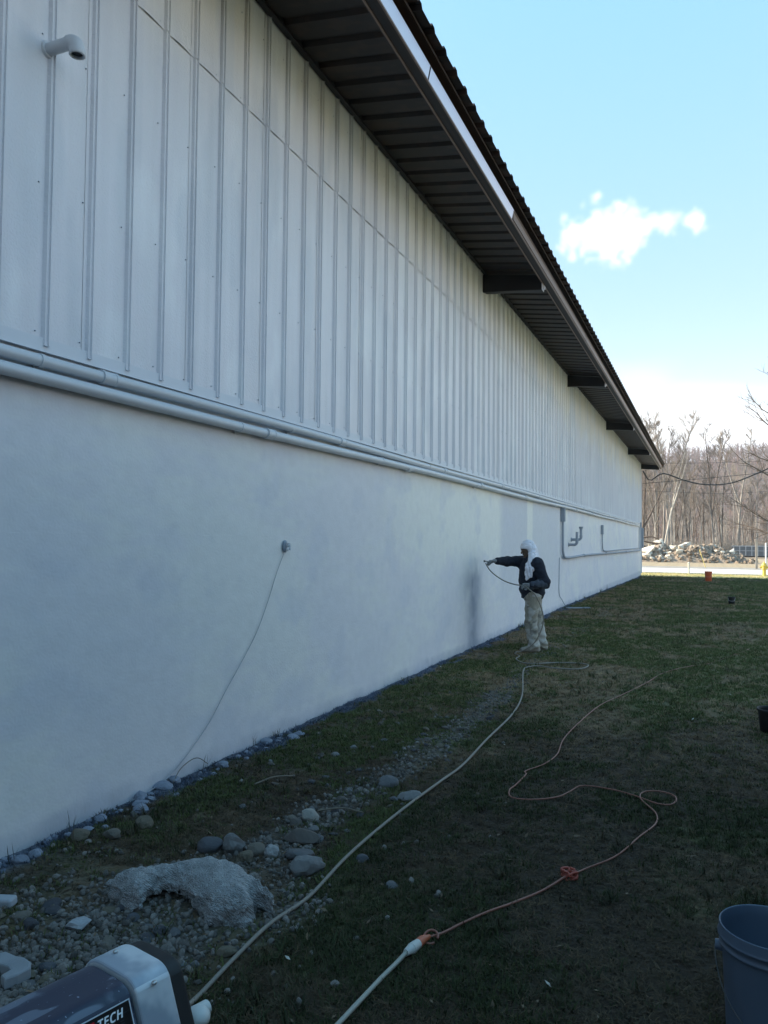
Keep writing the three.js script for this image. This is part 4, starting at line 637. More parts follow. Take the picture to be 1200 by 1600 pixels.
  const pre = nets((x, y, z) => bodyF(x, y, z), [-0.62, -0.02, -0.34], [0.34, 1.62, 0.42], 0.0125);
  const head = nets((x, y, z) => headF([x, y, z]), ...bx(hd, 0.15), 0.0042);
  part('body', [pre, head], M.skin, t);
  part('glove', nets((x, y, z) => rH([x, y, z]), ...bx([-0.585, 1.29, 0.235], 0.13), 0.0042), M.glove, t, 'paint-smeared right glove');
  part('glove', nets((x, y, z) => lH([x, y, z]), ...bx([-0.10, 0.955, 0.345], 0.13), 0.0042), M.glove, t, 'paint-smeared left glove');
  const fold = (x, y, z, s, a) => (fbm(x * s, y * s * 1.4, z * s + 0.31, 3) - 0.5) * a;
  const jacketF = (x, y, z) => { const p = [x, y, z]; let d = ell(p, [-0.02, 0.98, 0], [0.185, 0.30, 0.175]); d = smin(d, cap(p, [0.0, 0.82, 0], [-0.03, 1.1, 0], 0.155, 0.15), 0.06); d = smin(d, cap(p, [sR[0] + 0.03, 1.25, sR[2] + 0.04], [sL[0] - 0.01, 1.25, sL[2] - 0.02], 0.095, 0.10), 0.09); d = smin(d, cap(p, [0.01, 1.2, 0.02], [-0.05, 1.33, 0.015], 0.12, 0.065), 0.06);
    for (const [a, b, c, q] of [[sR, eR, wR, 0.88], [sL, eL, wL, 0.9]]) { d = smin(d, cap(p, a, b, 0.082, 0.07), 0.05); d = smin(d, cap(p, b, [mix(b[0], c[0], q), mix(b[1], c[1], q), mix(b[2], c[2], q)], 0.072, 0.05), 0.03); }
    d += fold(x, y, z, 13, 0.03) + 0.006 * Math.sin(y * 46 + x * 20 + z * 14) * sstep(1.2, 0.85, y); return Math.max(d, 0.755 + 0.012 * Math.sin(x * 20) - y, (y - 1.37)); };
  part('jacket', nets(jacketF, [-0.62, 0.70, -0.32], [0.36, 1.42, 0.42], 0.0095), M.jacket, t);
  part('sleeve', nets((x, y, z) => { const p = [x, y, z]; let d = cap(p, [mix(eL[0], wL[0], 0.12), mix(eL[1], wL[1], 0.12), mix(eL[2], wL[2], 0.12)], [mix(eL[0], wL[0], 0.86), mix(eL[1], wL[1], 0.86), mix(eL[2], wL[2], 0.86)], 0.077, 0.056); return d + fold(x, y, z, 16, 0.03) + 0.004 * Math.sin(x * 90); }, ...bx([0.06, 0.97, 0.26], 0.22), 0.008), M.sleeve, t, 'faded left forearm sleeve');
  part('trousers', nets((x, y, z) => { const p = [x, y, z]; let d = cap(p, [-0.01, 0.78, -0.05], [-0.01, 0.78, 0.05], 0.125, 0.125); for (const [a, b, c] of [[hipN, kN, aN], [hipF, kF, aF]]) { d = smin(d, cap(p, a, b, 0.110, 0.086), 0.04); d = smin(d, cap(p, b, [c[0], 0.07, c[2]], 0.086, 0.08), 0.03); } d += fold(x, y, z, 9, 0.024) + fold(x + 3, y * 0.5, z, 26, 0.02) + 0.008 * Math.sin(y * 58 + x * 34 + z * 20) * sstep(0.42, 0.1, y) + 0.006 * Math.sin(y * 44 - x * 50) * Math.exp(-Math.pow((y - 0.45) / 0.07, 2)); return Math.max(d, 0.045 + 0.02 * Math.sin(x * 25) - y, y - 0.87); }, [-0.24, 0.0, -0.28], [0.28, 0.9, 0.28], 0.0105), M.trousers, t);
  for (const [a, tz] of [[aN, 0.02], [aF, -0.01]]) part('shoe', nets((x, y, z) => Math.max(foot([x, y, z], a, tz) - 0.006, 0.004 - y), [a[0] - 0.24, -0.01, a[2] - 0.12], [a[0] + 0.13, 0.14, a[2] + 0.12], 0.007), M.shoe, t);
  // head cloth: wrapped over crown and nape, two tails hanging down the near side of the chest
  const clothF = (x, y, z) => { const p = [x, y, z]; let d = ell(p, [hd[0] + 0.012, hd[1] + 0.018, hd[2] - 0.005], [0.112, 0.118, 0.112]); const face = (x - hd[0]) * fwd[0] + (y - hd[1]) * fwd[1] + (z - hd[2]) * fwd[2]; d = Math.max(d, Math.min(face - 0.035 - sstep(-0.01, 0.05, y - hd[1]) * 0.3, 1));
    d = smin(d, cap(p, [-0.02, 1.44, 0.07], [0.01, 1.36, 0.10], 0.06, 0.05), 0.04); d = smin(d, cap(p, [0.02, 1.45, 0.02], [0.05, 1.36, 0.06], 0.045, 0.025), 0.03);
    d = smin(d, cap(p, [-0.02, 1.38, 0.14], [-0.075, 1.20, 0.205], 0.042, 0.045), 0.03); d = smin(d, cap(p, [-0.075, 1.20, 0.205], [-0.088, 1.045, 0.215], 0.043, 0.024), 0.02);
    d = smin(d, cap(p, [0.0, 1.36, 0.14], [-0.025, 1.18, 0.215], 0.034, 0.03), 0.02); d = smin(d, cap(p, [-0.025, 1.18, 0.215], [-0.038, 1.075, 0.225], 0.034, 0.022), 0.015);
    return d + fold(x, y, z, 24, 0.03) + 0.006 * Math.sin(x * 140 + y * 30) * sstep(1.36, 1.2, y); };
  part('head_cloth', nets(clothF, [-0.24, 1.0, -0.15], [0.13, 1.64, 0.32], 0.0065), M.cloth, t);
  part('belt_pouch', [rbox(0.06, 0.035, 0.03, 0.008, 0.105, 0.775, 0.10, 0, 0.6, 0)], M.rubber, t);
  const g = thing('spray_gun', 'small spray gun in the painter\'s raised hand', 'spray gun', pw(0, 0, 0), PY);
  part('grip', [rod([-0.625, 1.27, 0.225], [-0.66, 1.225, 0.235], 0.012, 0.013, 10), rod([-0.66, 1.225, 0.235], [-0.668, 1.25, 0.237], 0.008, 0.008, 8)], M.steel, g); part('body', [rod([-0.60, 1.275, 0.24], [-0.672, 1.285, 0.225], 0.012, 0.012, 10)], M.steel, g); part('nozzle', [rod([-0.672, 1.285, 0.225], [-0.70, 1.288, 0.215], 0.011, 0.006, 10), box(0.012, 0.03, 0.03, -0.695, 1.287, 0.217)], M.rubber, g); part('trigger', [rod([-0.61, 1.262, 0.235], [-0.635, 1.225, 0.24], 0.004, 0.003, 6)], M.steel, g);
}

// ---------------------------------------------------------------- beyond the shadow: debris, dumpster, hydrant, posts
{
  const B = [1.5, -0.2, -75];
  const g = new THREE.PlaneGeometry(12.6, 6, 190, 90).rotateX(-Math.PI / 2), p = g.attributes.position;
  for (let i = 0; i < p.count; i++) { const x = p.getX(i), z = p.getZ(i), e = Math.max(0, 1 - Math.pow(Math.abs(x / 6.3), 2.6)) * Math.max(0, 1 - Math.pow(Math.abs(z / 3), 2)); const n = fbm(x * 0.9 + 5, z * 0.9, 3, 4); p.setY(i, -0.08 + Math.pow(e, 0.7) * (1.35 + (n - 0.5) * 1.5 - 0.95 * sstep(2.6, 5.2, x)) + e * (fbm(x * 4, z * 4, 8, 4) - 0.5) * 0.9); }
  const u = g.attributes.uv; for (let i = 0; i < p.count; i++) u.setXY(i, p.getX(i) / 2, p.getZ(i) / 2); g.computeVertexNormals();
  const pile = solo('dirt_pile', g, M.dirt, 'long brown heap of dirt beyond the road, strewn with broken concrete', 'dirt pile', B);
  const top = (x, z) => { const e = Math.max(0, 1 - Math.pow(Math.abs(x / 6.3), 2.6)) * Math.max(0, 1 - Math.pow(Math.abs(z / 3), 2)), n = fbm(x * 0.9 + 5, z * 0.9, 3, 4); return -0.08 + Math.pow(e, 0.7) * (1.35 + (n - 0.5) * 1.5 - 0.95 * sstep(2.6, 5.2, x)); };
  const r = rng(70), CH = []; for (let i = 0; i < 6; i++) CH.push(facet(401 + i * 3));
  const chunk = (x, z, s, label, group) => { const y = Math.max(top(x, z), 0); const m = solo('concrete_chunk', CH[Math.floor(r() * 6)], M.chunk, label, 'concrete chunk', [B[0] + x, B[1] + y + s * 0.25, B[2] + z], group); m.scale.set(s * (0.8 + 0.5 * r()), s * (0.7 + 0.4 * r()), s); m.rotation.set(r() - 0.5, r() * 6, r() - 0.5); };
  chunk(-3.1, 1.5, 0.75, 'largest pale concrete chunk on the left end of the dirt heap'); chunk(-2.4, 0.3, 0.6, 'pale broad chunk crowning the left end of the dirt heap'); chunk(3.7, 0.2, 0.5, 'pale block on the heap nearest the dumpster'); chunk(1.4, 0.2, 0.42, 'grey chunk on the crest in the middle of the heap'); chunk(0.75, 1.6, 0.28, 'single pale chunk low in the middle of the heap');
  for (let i = 0; i < 52; i++) chunk(-5 + 5.0 * r(), -0.4 + 3.2 * r(), 0.12 + 0.4 * Math.pow(r(), 2.4), 'broken concrete chunk among the rubble on the left of the heap', 'concrete rubble on the left of the heap');
  for (let i = 0; i < 12; i++) chunk(-0.4 + 5.4 * r(), -0.2 + 2.6 * r(), 0.10 + 0.16 * r(), 'small concrete lump on the right half of the heap', 'concrete lumps on the right of the heap');
  { const n = 1100, im = new THREE.InstancedMesh(facet(991), M.dirt, n), d = new THREE.Object3D(); im.name = 'dirt_clods'; tag(im, 'crumbled dirt clods covering the brown heap', 'dirt', null, 'stuff');
    for (let i = 0; i < n; i++) { const x = -5.9 + 11.6 * r(), z = -0.6 + 3.5 * r(), k = 0.05 + 0.16 * Math.pow(r(), 3); d.position.set(B[0] + x, B[1] + Math.max(top(x, z), 0) + k * 0.3, B[2] + z); d.rotation.set(r() * 6, r() * 6, r() * 6); d.scale.setScalar(k); d.updateMatrix(); im.setMatrixAt(i, d.matrix); const q = 0.7 + 0.7 * r(); im.setColorAt(i, col(q, q * 0.97, q * 0.93)); } im.castShadow = im.receiveShadow = true; scene.add(im); }
  for (let i = 0; i < 3; i++) solo('log', tube([[0, 0, 0], [0.9, 0.3 * (i - 1) - 0.2, 0.1], [2.2 - i * 0.3, -0.55 + 0.2 * i, 0.2]], 0.10 - i * 0.015, 14, 8), M.barkDark, ['thick dark log leaning on the left end of the heap', 'middle dark log leaning on the left end of the heap', 'thin dark log leaning on the left end of the heap'][i], 'log', [-2.6 + 0.1 * i, 1.55 + 0.22 * i, -74 - i * 0.4]);
}
{
  const t = thing('dumpster', 'grey ribbed open-top dumpster behind the right end of the heap', 'dumpster', [8.6, -0.25, -110], -0.06), dk = std({ color: col(0.16, 0.17, 0.18), roughness: 0.7 }), lt = std({ color: col(0.38, 0.39, 0.4), roughness: 0.6 });
  part('side_panel', [box(4.6, 1.25, 0.05, 0, 0.8, 1.1), box(4.6, 1.25, 0.05, 0, 0.8, -1.1), box(0.05, 1.25, 2.2, -2.3, 0.8, 0), box(0.05, 1.25, 2.2, 2.3, 0.8, 0), box(4.6, 0.05, 2.2, 0, 0.2, 0)], dk, t);
  for (let i = 0; i < 7; i++) part('rib', [box(0.11, 1.2, 0.09, -2.1 + i * 0.7, 0.8, 1.17)], lt, t);
  part('rim', [box(4.7, 0.12, 0.14, 0, 1.44, 1.13), box(4.7, 0.12, 0.14, 0, 1.44, -1.13), box(0.14, 0.12, 2.1, -2.28, 1.44, 0), box(0.14, 0.12, 2.1, 2.28, 1.44, 0), box(4.6, 0.07, 0.1, 0, 0.85, 1.155)], lt, t);
  part('runner', [box(4.6, 0.16, 0.16, 0, 0.08, 0.6), box(4.6, 0.16, 0.16, 0, 0.08, -0.6)], M.rubber, t);
}
{
  const y = std({ color: col(0.62, 0.48, 0.10), roughness: 0.45 }), t = thing('fire_hydrant', 'yellow fire hydrant on the verge at the right frame edge', 'hydrant', [6.02, gBase(-45.6) - 0.02, -45.6]);
  part('barrel', new THREE.LatheGeometry([[0.001, 0], [0.15, 0], [0.15, 0.04], [0.10, 0.06], [0.095, 0.38], [0.14, 0.40], [0.14, 0.44], [0.11, 0.46], [0.105, 0.56], [0.14, 0.58], [0.14, 0.61], [0.001, 0.61]].map((q) => new THREE.Vector2(...q)), 20), y, t);
  part('bonnet', new THREE.LatheGeometry([[0.12, 0.61], [0.11, 0.68], [0.07, 0.73], [0.03, 0.75], [0.03, 0.80], [0.001, 0.80]].map((q) => new THREE.Vector2(...q)), 18), y, t);
  for (const [a, b] of [[[-0.1, 0.5, 0], [-0.2, 0.5, 0]], [[0.1, 0.5, 0], [0.2, 0.5, 0]], [[0, 0.48, 0.1], [0, 0.48, 0.2]]]) part('nozzle_cap', [rod(a, b, 0.055, 0.06, 12)], y, t);
  const wp = std({ color: col(0.72, 0.72, 0.7), roughness: 0.5 }), tan = std({ map: barkMap, color: col(0.6, 0.5, 0.4), roughness: 0.9 });
  solo('marker_post', [rod([0, 0, 0], [0, 1.75, 0], 0.05, 0.05, 10), rod([0, 1.75, 0], [0, 1.8, 0], 0.055, 0.03, 10)], wp, 'white marker post standing behind the hydrant', 'post', [6.75, -0.2, -55.6]);
  solo('fence_post', [box(0.14, 2.0, 0.14, 0, 1.0, 0), box(0.18, 0.05, 0.18, 0, 2.02, 0)], tan, 'weathered wooden post left of the white marker post', 'post', [6.3, -0.2, -57.6]);
  solo('stake', [rod([0, 0, 0], [0, 0.62, 0], 0.055, 0.05, 10), new THREE.SphereGeometry(0.06, 10, 6).translate(0, 0.63, 0)], std({ color: col(0.55, 0.55, 0.53), roughness: 0.6 }), 'short pale stake at the front edge of the walk', 'stake', [2.28, -0.19, -46.1]);
  solo('guy_wire_guard', [rod([0, 0, 0], [-0.42, 1.3, 0], 0.022, 0.022, 8)], std({ color: col(0.7, 0.55, 0.15), roughness: 0.5 }), 'thin slanted yellow guard rod right of the pale stake', 'rod', [3.15, -0.2, -58]);
}
{ // added unseen blockers beside and behind the camera, to shade the near lawn
  const dk = std({ color: col(0.05, 0.05, 0.055), roughness: 0.5 }), t = thing('added_box_trailer', 'added dark box trailer, unseen, blocking sky light from the near lawn', 'trailer', [6.2, 0, -2.4]);
  part('body', [rbox(2.4, 2.2, 8.4, 0.06, 0, 1.82, 0)], dk, t); for (const z of [-4.21, 4.21]) part('door', [rbox(2.1, 1.9, 0.04, 0.02, 0, 1.8, z)], dk, t);
  for (const s of [-1, 1]) for (const z of [0.3, 1.2]) part('wheel', [rod([s * 0.95, 0.38, z], [s * 1.2, 0.38, z], 0.38, 0.38, 24)], M.rubber, t);
  part('chassis', [box(2.1, 0.18, 8.2, 0, 0.62, 0), rod([-0.9, 0.55, -4.1], [0, 0.5, -5.6], 0.05), rod([0.9, 0.55, -4.1], [0, 0.5, -5.6], 0.05), rod([0, 0, -5.4], [0, 0.55, -5.4], 0.04)], M.rubber, t);
  const b = thing('added_shed', 'added brown metal building, unseen, blocking sky light behind the camera', 'added_shed', [9, 0, 15]);
  part('wall', [box(17, 5.6, 0.15, 0, 2.8, -5), box(17, 5.6, 0.15, 0, 2.8, 5), box(0.15, 5.6, 9.8, -8.4, 2.8, 0), box(0.15, 5.6, 9.8, 8.4, 2.8, 0)], M.soffit, b);
  part('roof', [box(18, 0.12, 5.9, 0, 6.3, -2.8, -0.28), box(18, 0.12, 5.9, 0, 6.3, 2.8, 0.28)], M.roof, b); part('door', [box(3.6, 3.6, 0.06, -2, 1.8, -5.1)], M.fascia, b);
}
// utility pole off to the right that carries the wires
{
  const px = 19, pz = -56, t = thing('utility_pole', 'wooden utility pole carrying the wires right of the building', 'utility pole', [px, -0.2, pz]);
  part('pole', [rod([0, 0, 0], [0, 11, 0], 0.16, 0.11, 12)], M.barkDark, t); part('crossarm', [box(0.12, 0.12, 2.2, 0, 10.2, 0)], M.barkDark, t);
  const wire = (pts, r, label, m = M.rubber) => solo('overhead_wire', tube(pts, r, 80, 5), m, label, 'wire');
  wire([[0.12, 5.35, -42.72], [0.30, 5.0, -43.0], [0.42, 4.85, -43.2], [0.62, 4.98, -43.4], [0.85, 5.2, -43.6], [1.1, 5.28, -43.8], [2.2, 4.9, -44.4], [3.2, 4.72, -45], [4.4, 4.82, -45.7], [5.7, 5.35, -46.4], [8, 6.5, -47.8], [13, 8.2, -51.5], [px, 9.0, pz]], 0.036, 'thick black cable looping from the corner of the building and sagging to the right');
  wire([[0.05, 4.68, -42.72], [3.4, 5.05, -44.6], [7.5, 5.6, -47], [13, 6.6, -51.2], [px, 8.2, pz]], 0.014, 'thinner black wire from the corner crossing under the thick cable');
  wire([[0.9, 5.75, -42.9], [4, 5.9, -45], [8, 6.3, -48], [px, 8.6, pz]], 0.008, 'thin wire leaving the eave above the thick cable');
  wire([[-60, 12.5, -70], [-20, 11.2, -68], [10, 10.3, -60], [px, 10.3, pz]], 0.010, 'upper thin power line crossing the sky behind the roof end');
  wire([[0.05, 4.3, -42.72], [5, 4.3, -46], [11, 5.3, -50.5], [px, 7.6, pz]], 0.007, 'lowest thin wire from the corner of the building');
}

// ---------------------------------------------------------------- trees
function sweep(acc, pts, rad, sides) {           // appends one tapered limb
  const base = acc.v.length / 3, n = pts.length, up = V(0.13, 0.37, 0.92);
  for (let i = 0; i < n; i++) {
    const d = (i < n - 1 ? pts[i + 1].clone().sub(pts[i]) : pts[i].clone().sub(pts[i - 1])).normalize(), a = V().crossVectors(d, up).normalize(), b = V().crossVectors(d, a);
    for (let s = 0; s < sides; s++) { const t = s / sides * Math.PI * 2; acc.v.push(pts[i].x + (a.x * Math.cos(t) + b.x * Math.sin(t)) * rad[i], pts[i].y + (a.y * Math.cos(t) + b.y * Math.sin(t)) * rad[i], pts[i].z + (a.z * Math.cos(t) + b.z * Math.sin(t)) * rad[i]); acc.u.push(s / sides, pts[i].y * 0.5); }
  }
  for (let i = 0; i < n - 1; i++) for (let s = 0; s < sides; s++) { const a = base + i * sides + s, b = base + i * sides + (s + 1) % sides; acc.f.push(a, b, a + sides, b, b + sides, a + sides); }
}
function limb(r, from, dir, len, seg, wob, lift) { const pts = [from.clone()], d = dir.clone().normalize(); let p = from.clone(); for (let i = 0; i < seg; i++) { d.add(V((r() - 0.5) * wob, (r() - 0.5) * wob + lift, (r() - 0.5) * wob)).normalize(); p = p.clone().addScaledVector(d, len / seg); pts.push(p); } return pts; }
const taper = (n, a, b) => Array.from({ length: n }, (_, i) => mix(a, b, i / (n - 1)));
const along = (pts, t) => { const k = t * (pts.length - 1), i = Math.min(pts.length - 2, Math.floor(k)); return pts[i].clone().lerp(pts[i + 1], k - i); };
function treeGeo(seed, o) {
  const r = rng(seed), T = { v: [], f: [], u: [] }, C = { v: [], f: [], u: [] }, h = o.h, trunk = limb(r, V(0, -0.2, 0), V(o.lean ?? (r() - 0.5) * 0.12, 1, (r() - 0.5) * 0.12), h * 0.92, 9, 0.10, 0.03);
  sweep(T, trunk, taper(trunk.length, o.r, o.r * 0.14), 7);
  const stems = [trunk]; if (o.fork) { const f = limb(r, along(trunk, o.fork), V(o.forkDir ?? 0.35, 1, 0.1), h * (1 - o.fork) * 0.9, 7, 0.12, 0.05); sweep(T, f, taper(f.length, o.r * 0.62, o.r * 0.1), 6); stems.push(f); }
  for (const st of stems) for (let i = 0; i < o.limbs; i++) {
    const t = mix(o.bare, 0.98, Math.pow((i + r() * 0.8) / o.limbs, 0.85)), a = r() * 6.28, up = 0.9 + r() * 1.2, L = h * o.spread * (1.1 - t * 0.75) * (0.6 + 0.6 * r());
    const l1 = limb(r, along(st, t), V(Math.cos(a), up, Math.sin(a)), L, 5, 0.20, 0.07), r1 = o.r * 0.34 * (1.15 - t); sweep(C, l1, taper(6, Math.max(r1, o.tw * 1.5), o.tw), 4);
    for (let j = 0; j < o.subs; j++) { const l2 = limb(r, along(l1, 0.12 + 0.86 * r()), V(Math.cos(a) + (r() - 0.5) * 2.2, up * 0.6 + r() * 0.7, Math.sin(a) + (r() - 0.5) * 2.2), L * (0.3 + 0.4 * r()), 3, 0.26, 0.08); sweep(C, l2, taper(4, o.tw * 1.1, o.tw * 0.6), 3);
      for (let k = 0; k < o.twigs; k++) { const l3 = limb(r, along(l2, 0.2 + 0.8 * r()), V((r() - 0.5) * 2, 0.5 + r() * 0.8, (r() - 0.5) * 2), L * (0.1 + 0.14 * r()), 2, 0.3, 0.05); sweep(C, l3, [o.tw * 0.65, o.tw * 0.5, o.tw * 0.35], 3); } }
  }
  return [surface(T.v, T.f, T.u), surface(C.v, C.f, C.u)];
}
{
  const kinds = [
    [{ h: 15, r: 0.13, limbs: 16, subs: 7, twigs: 7, bare: 0.42, spread: 0.19, tw: 0.016 }, M.bark, M.twig], [{ h: 17, r: 0.16, limbs: 14, subs: 7, twigs: 7, bare: 0.5, spread: 0.18, tw: 0.016, fork: 0.4 }, M.bark, M.twigPale],
    [{ h: 14, r: 0.11, limbs: 14, subs: 6, twigs: 7, bare: 0.35, spread: 0.18, tw: 0.012 }, M.barkDark, M.twig], [{ h: 16, r: 0.17, limbs: 13, subs: 6, twigs: 7, bare: 0.45, spread: 0.2, tw: 0.016, fork: 0.3, forkDir: -0.3 }, M.barkDark, M.twig],
    [{ h: 12, r: 0.09, limbs: 13, subs: 6, twigs: 6, bare: 0.3, spread: 0.19, tw: 0.011 }, M.bark, M.twigPale], [{ h: 11, r: 0.075, limbs: 12, subs: 5, twigs: 6, bare: 0.25, spread: 0.19, tw: 0.010 }, M.barkPale, M.twigPale]];
  const r = rng(808), protos = kinds.map(([o, mb, mc], i) => { const [a, b] = treeGeo(900 + i * 17, o); return (name, label, group) => { const t = thing(name, label, 'tree', [0, 0, 0], 0, group); part('trunk', a, mb, t); part('crown', b, mc, t); return t; }; });
  const labels = ['slender bare tree of the wood with grey-brown bark', 'bare forked tree of the wood with grey-brown bark', 'slender bare tree of the wood with dark bark', 'bare forked tree of the wood with dark bark', 'small bare tree of the wood with fine pale twigs', 'thin bare sapling of the wood with pale bark'];
  const first = [];
  const add = (k, x, z, s, turn, label, name = 'bare_tree', group) => {
    let t; const lab = label ?? labels[k], grp = label ? null : ['slender grey-brown trees', 'forked grey-brown trees', 'slender dark trees', 'forked dark trees', 'small trees with pale twigs', 'pale saplings'][k] + ' of the wood';
    if (!first[k]) { t = protos[k](name, lab, grp); first[k] = t; } else { t = first[k].clone(); t.name = numbered(name); t.userData = { label: lab, category: 'tree' }; if (grp) t.userData.group = grp; scene.add(t); }
    t.userData.label = lab; if (grp) t.userData.group = grp; else delete t.userData.group;
    t.position.set(x, -0.3, z); t.rotation.set((r() - 0.5) * 0.06, turn, (r() - 0.5) * 0.06); t.scale.setScalar(s); return t;
  };
  // pale leaning birch and its neighbours
  { const [a, b] = treeGeo(1234, { h: 15, r: 0.14, lean: 0.2, limbs: 13, subs: 6, twigs: 7, bare: 0.4, spread: 0.17, tw: 0.012, fork: 0.45 }); const t = thing('bare_tree', 'white-barked leaning birch standing behind the left of the heap', 'tree', [-2.1, -0.3, -105]); part('trunk', a, M.barkPale, t); part('crown', b, M.twigPale, t); }
  { const [a, b] = treeGeo(1277, { h: 17, r: 0.2, lean: -0.08, limbs: 13, subs: 6, twigs: 7, bare: 0.45, spread: 0.18, tw: 0.013, fork: 0.22, forkDir: 0.5 }); const t = thing('bare_tree', 'dark forked tree nearest the far corner of the building', 'tree', [-4.2, -0.3, -104]); part('trunk', a, M.barkDark, t); part('crown', b, M.twig, t); }
  for (const [k, x, z, sc, lab] of [[3, -4.9, -112, 1.32, 'tall forked dark tree rising above the roof end, leftmost'], [1, -3.4, -116, 1.25, 'tall forked grey tree second from the roof end'], [1, -1.6, -113, 1.3, 'tall many-stemmed grey tree above the hill ridge, left of the middle'], [0, -0.2, -117, 1.28, 'tall slender tree with a one-sided crown above the ridge'], [3, 3.9, -119, 1.28, 'fan-crowned tree standing alone against the sky over the hill ridge'], [0, -2.6, -119, 1.34, 'tall slender tree between the two forked ones by the roof end'], [1, -6.3, -118, 1.3, 'tall forked tree half hidden behind the roof end'], [2, 0.9, -114, 1.25, 'slender dark tree rising right of the tall cluster by the roof'], [1, 7.3, -122, 1.2, 'fan-crowned tree over the ridge right of the lone one']]) add(k, x, z, sc, k * 2.1 + x, lab);
  let n = 0; for (let t = 0; t < 4000 && n < 95; t++) { const z = -97 - 52 * r(), x = -9 + 28 * r(); if (x > 5 && z > -114) continue; add(Math.floor(r() * 6), x, z, 0.66 + 0.42 * Math.pow(r(), 2), r() * 6.28); n++; }
  // woods behind and to the sides, one mass
  const masses = []; for (let i = 0; i < 4; i++) { const [a, b] = treeGeo(2000 + i * 31, { h: 12, r: 0.12, limbs: 10, subs: 5, twigs: 4, bare: 0.25, spread: 0.2, tw: 0.02 }); masses.push(join([a, b])); }
  const d = new THREE.Object3D();
  masses.forEach((g, i) => { const N = 250, im = new THREE.InstancedMesh(g, [M.bark, M.twig, M.barkDark, M.twigPale][i], N); im.name = numbered('woodland'); tag(im, ['grey-brown mass of bare woodland behind the first trees', 'brown mass of bare woodland behind the first trees', 'dark mass of bare woodland behind the first trees', 'pale mass of bare woodland behind the first trees'][i], 'woodland', null, 'stuff'); for (let k = 0; k < N; k++) { const far = r() < 0.6, z = far ? -150 - 130 * r() : -100 - 60 * r(), x = far ? -70 + 160 * r() : (r() < 0.5 ? -50 + 38 * r() : 22 + 60 * r()); d.position.set(x, -0.4, z); d.rotation.set(0, r() * 6.28, (r() - 0.5) * 0.1); d.scale.setScalar(0.6 + 0.45 * r()); d.updateMatrix(); im.setMatrixAt(k, d.matrix); } im.castShadow = im.receiveShadow = true; scene.add(im); });
  // undergrowth
  { const acc = { v: [], f: [], u: [] }, q = rng(61); for (let i = 0; i < 46; i++) { const a = q() * 6.28, l = limb(q, V((q() - 0.5) * 1.2, 0, (q() - 0.5) * 1.2), V(Math.cos(a) * 0.5, 1, Math.sin(a) * 0.5), 1.0 + 1.8 * q(), 3, 0.4, 0); sweep(acc, l, taper(4, 0.016, 0.008), 3); for (let j = 0; j < 4; j++) { const l2 = limb(q, along(l, 0.3 + 0.7 * q()), V(q() - 0.5, 0.6, q() - 0.5), 0.5, 2, 0.4, 0); sweep(acc, l2, [0.009, 0.007, 0.005], 3); } }
    const g = surface(acc.v, acc.f, acc.u), N = 700, im = new THREE.InstancedMesh(g, M.twigPale, N); im.name = 'undergrowth'; tag(im, 'tangled brown undergrowth along the edge of the wood', 'undergrowth', null, 'stuff'); for (let k = 0; k < N; k++) { const ux = -30 + 75 * r(); d.position.set(ux, -0.3, (ux > 4.5 ? -114 : -95) - 60 * Math.pow(r(), 1.5)); d.rotation.set(0, r() * 6, 0); d.scale.setScalar(0.5 + 0.6 * r()); d.updateMatrix(); im.setMatrixAt(k, d.matrix); } im.castShadow = im.receiveShadow = true; scene.add(im); }
  // hill woods
  { const [a, b] = treeGeo(2500, { h: 11, r: 0.16, limbs: 8, subs: 4, twigs: 3, bare: 0.2, spread: 0.26, tw: 0.07 }), g = join([a, b]), N = 2600; const mats = [std({ color: col(0.25, 0.155, 0.115), roughness: 1 }), std({ color: col(0.22, 0.165, 0.13), roughness: 1 })];
    mats.forEach((m, i) => { const im = new THREE.InstancedMesh(g, m, N); im.name = numbered('hill_woods'); tag(im, ['reddish bare woods covering the far hill', 'grey-brown bare woods covering the far hill'][i], 'woods', null, 'stuff'); for (let k = 0; k < N; k++) { const z = -300 - 370 * r(), x = -150 + 330 * r(); d.position.set(x, scene.userData.hy(x, z) - 0.5, z); d.rotation.set(0, r() * 6, 0); d.scale.set(1, 0.7 + 0.6 * r(), 1); d.updateMatrix(); im.setMatrixAt(k, d.matrix); } scene.add(im); }); delete scene.userData.hy; }
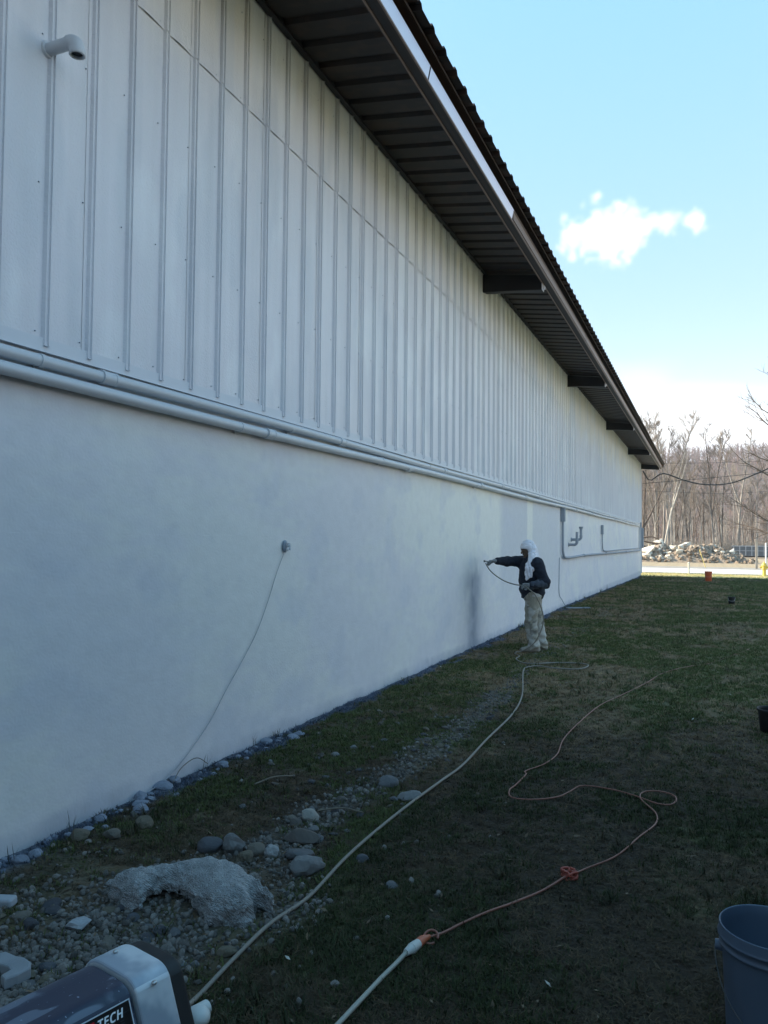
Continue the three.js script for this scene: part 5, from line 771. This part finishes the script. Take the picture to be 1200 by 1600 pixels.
  // near tree at the right, trunk outside the frame, limbs reaching in
  { const q = rng(515), T = { v: [], f: [], u: [] }, C = { v: [], f: [], u: [] }, o = V(9.0, -0.2, -47.6), tr = limb(q, o, V(-0.03, 1, 0), 11, 9, 0.14, 0.02); sweep(T, tr, taper(10, 0.26, 0.05), 9);
    const L = [[0.16, [-1, -0.10, -0.2], 4.9, 0.07], [0.20, [-1, 0.12, 0.2], 5.0, 0.07], [0.42, [-1, 0.28, -0.1], 4.7, 0.09], [0.5, [-1, 0.2, 0.3], 4.2, 0.08], [0.62, [-1, 0.35, -0.2], 4.6, 0.075], [0.72, [-1, 0.5, 0.2], 4.2, 0.06], [0.8, [-0.8, 0.8, 0], 3.6, 0.05], [0.3, [0.8, 0.3, 0.6], 5, 0.09], [0.45, [0.9, 0.5, -0.5], 5, 0.08], [0.6, [0.5, 0.7, 0.7], 4, 0.07], [0.85, [0.3, 1, 0.1], 3, 0.05], [0.36, [-0.4, 0.4, 1], 4, 0.07], [0.55, [-0.3, 0.4, -1], 4, 0.07]];
    for (const [t, dir, len, rr] of L) { const l1 = limb(q, along(tr, t), V(...dir), len, 7, 0.34, 0.02); sweep(T, l1, taper(8, rr, 0.016), 6); for (let j = 0; j < 9; j++) { const l2 = limb(q, along(l1, 0.22 + 0.76 * q()), V(dir[0] * 0.9 + (q() - 0.5) * 1.2, dir[1] + (q() - 0.35) * 1.6, dir[2] + (q() - 0.5) * 1.8), len * (0.18 + 0.2 * q()), 4, 0.4, 0.02); sweep(C, l2, taper(5, 0.018, 0.008), 4); for (let k = 0; k < 4; k++) { const l3 = limb(q, along(l2, 0.3 + 0.7 * q()), V(q() - 0.7, 0.2 + q() * 0.8, q() - 0.5), 0.25 + 0.4 * q(), 2, 0.4, 0.03); sweep(C, l3, [0.008, 0.006, 0.004], 3); } } }
    const t = thing('bare_tree', 'nearer crooked tree whose dark limbs reach in from the right edge', 'tree'); part('trunk', surface(T.v, T.f, T.u), M.barkDark, t); part('crown', surface(C.v, C.f, C.u), M.barkDark, t); }
}
scene.fog = new THREE.FogExp2(new THREE.Color().setRGB(0.75, 0.85, 1.0), 0.00035);
renderer.render(scene, camera);
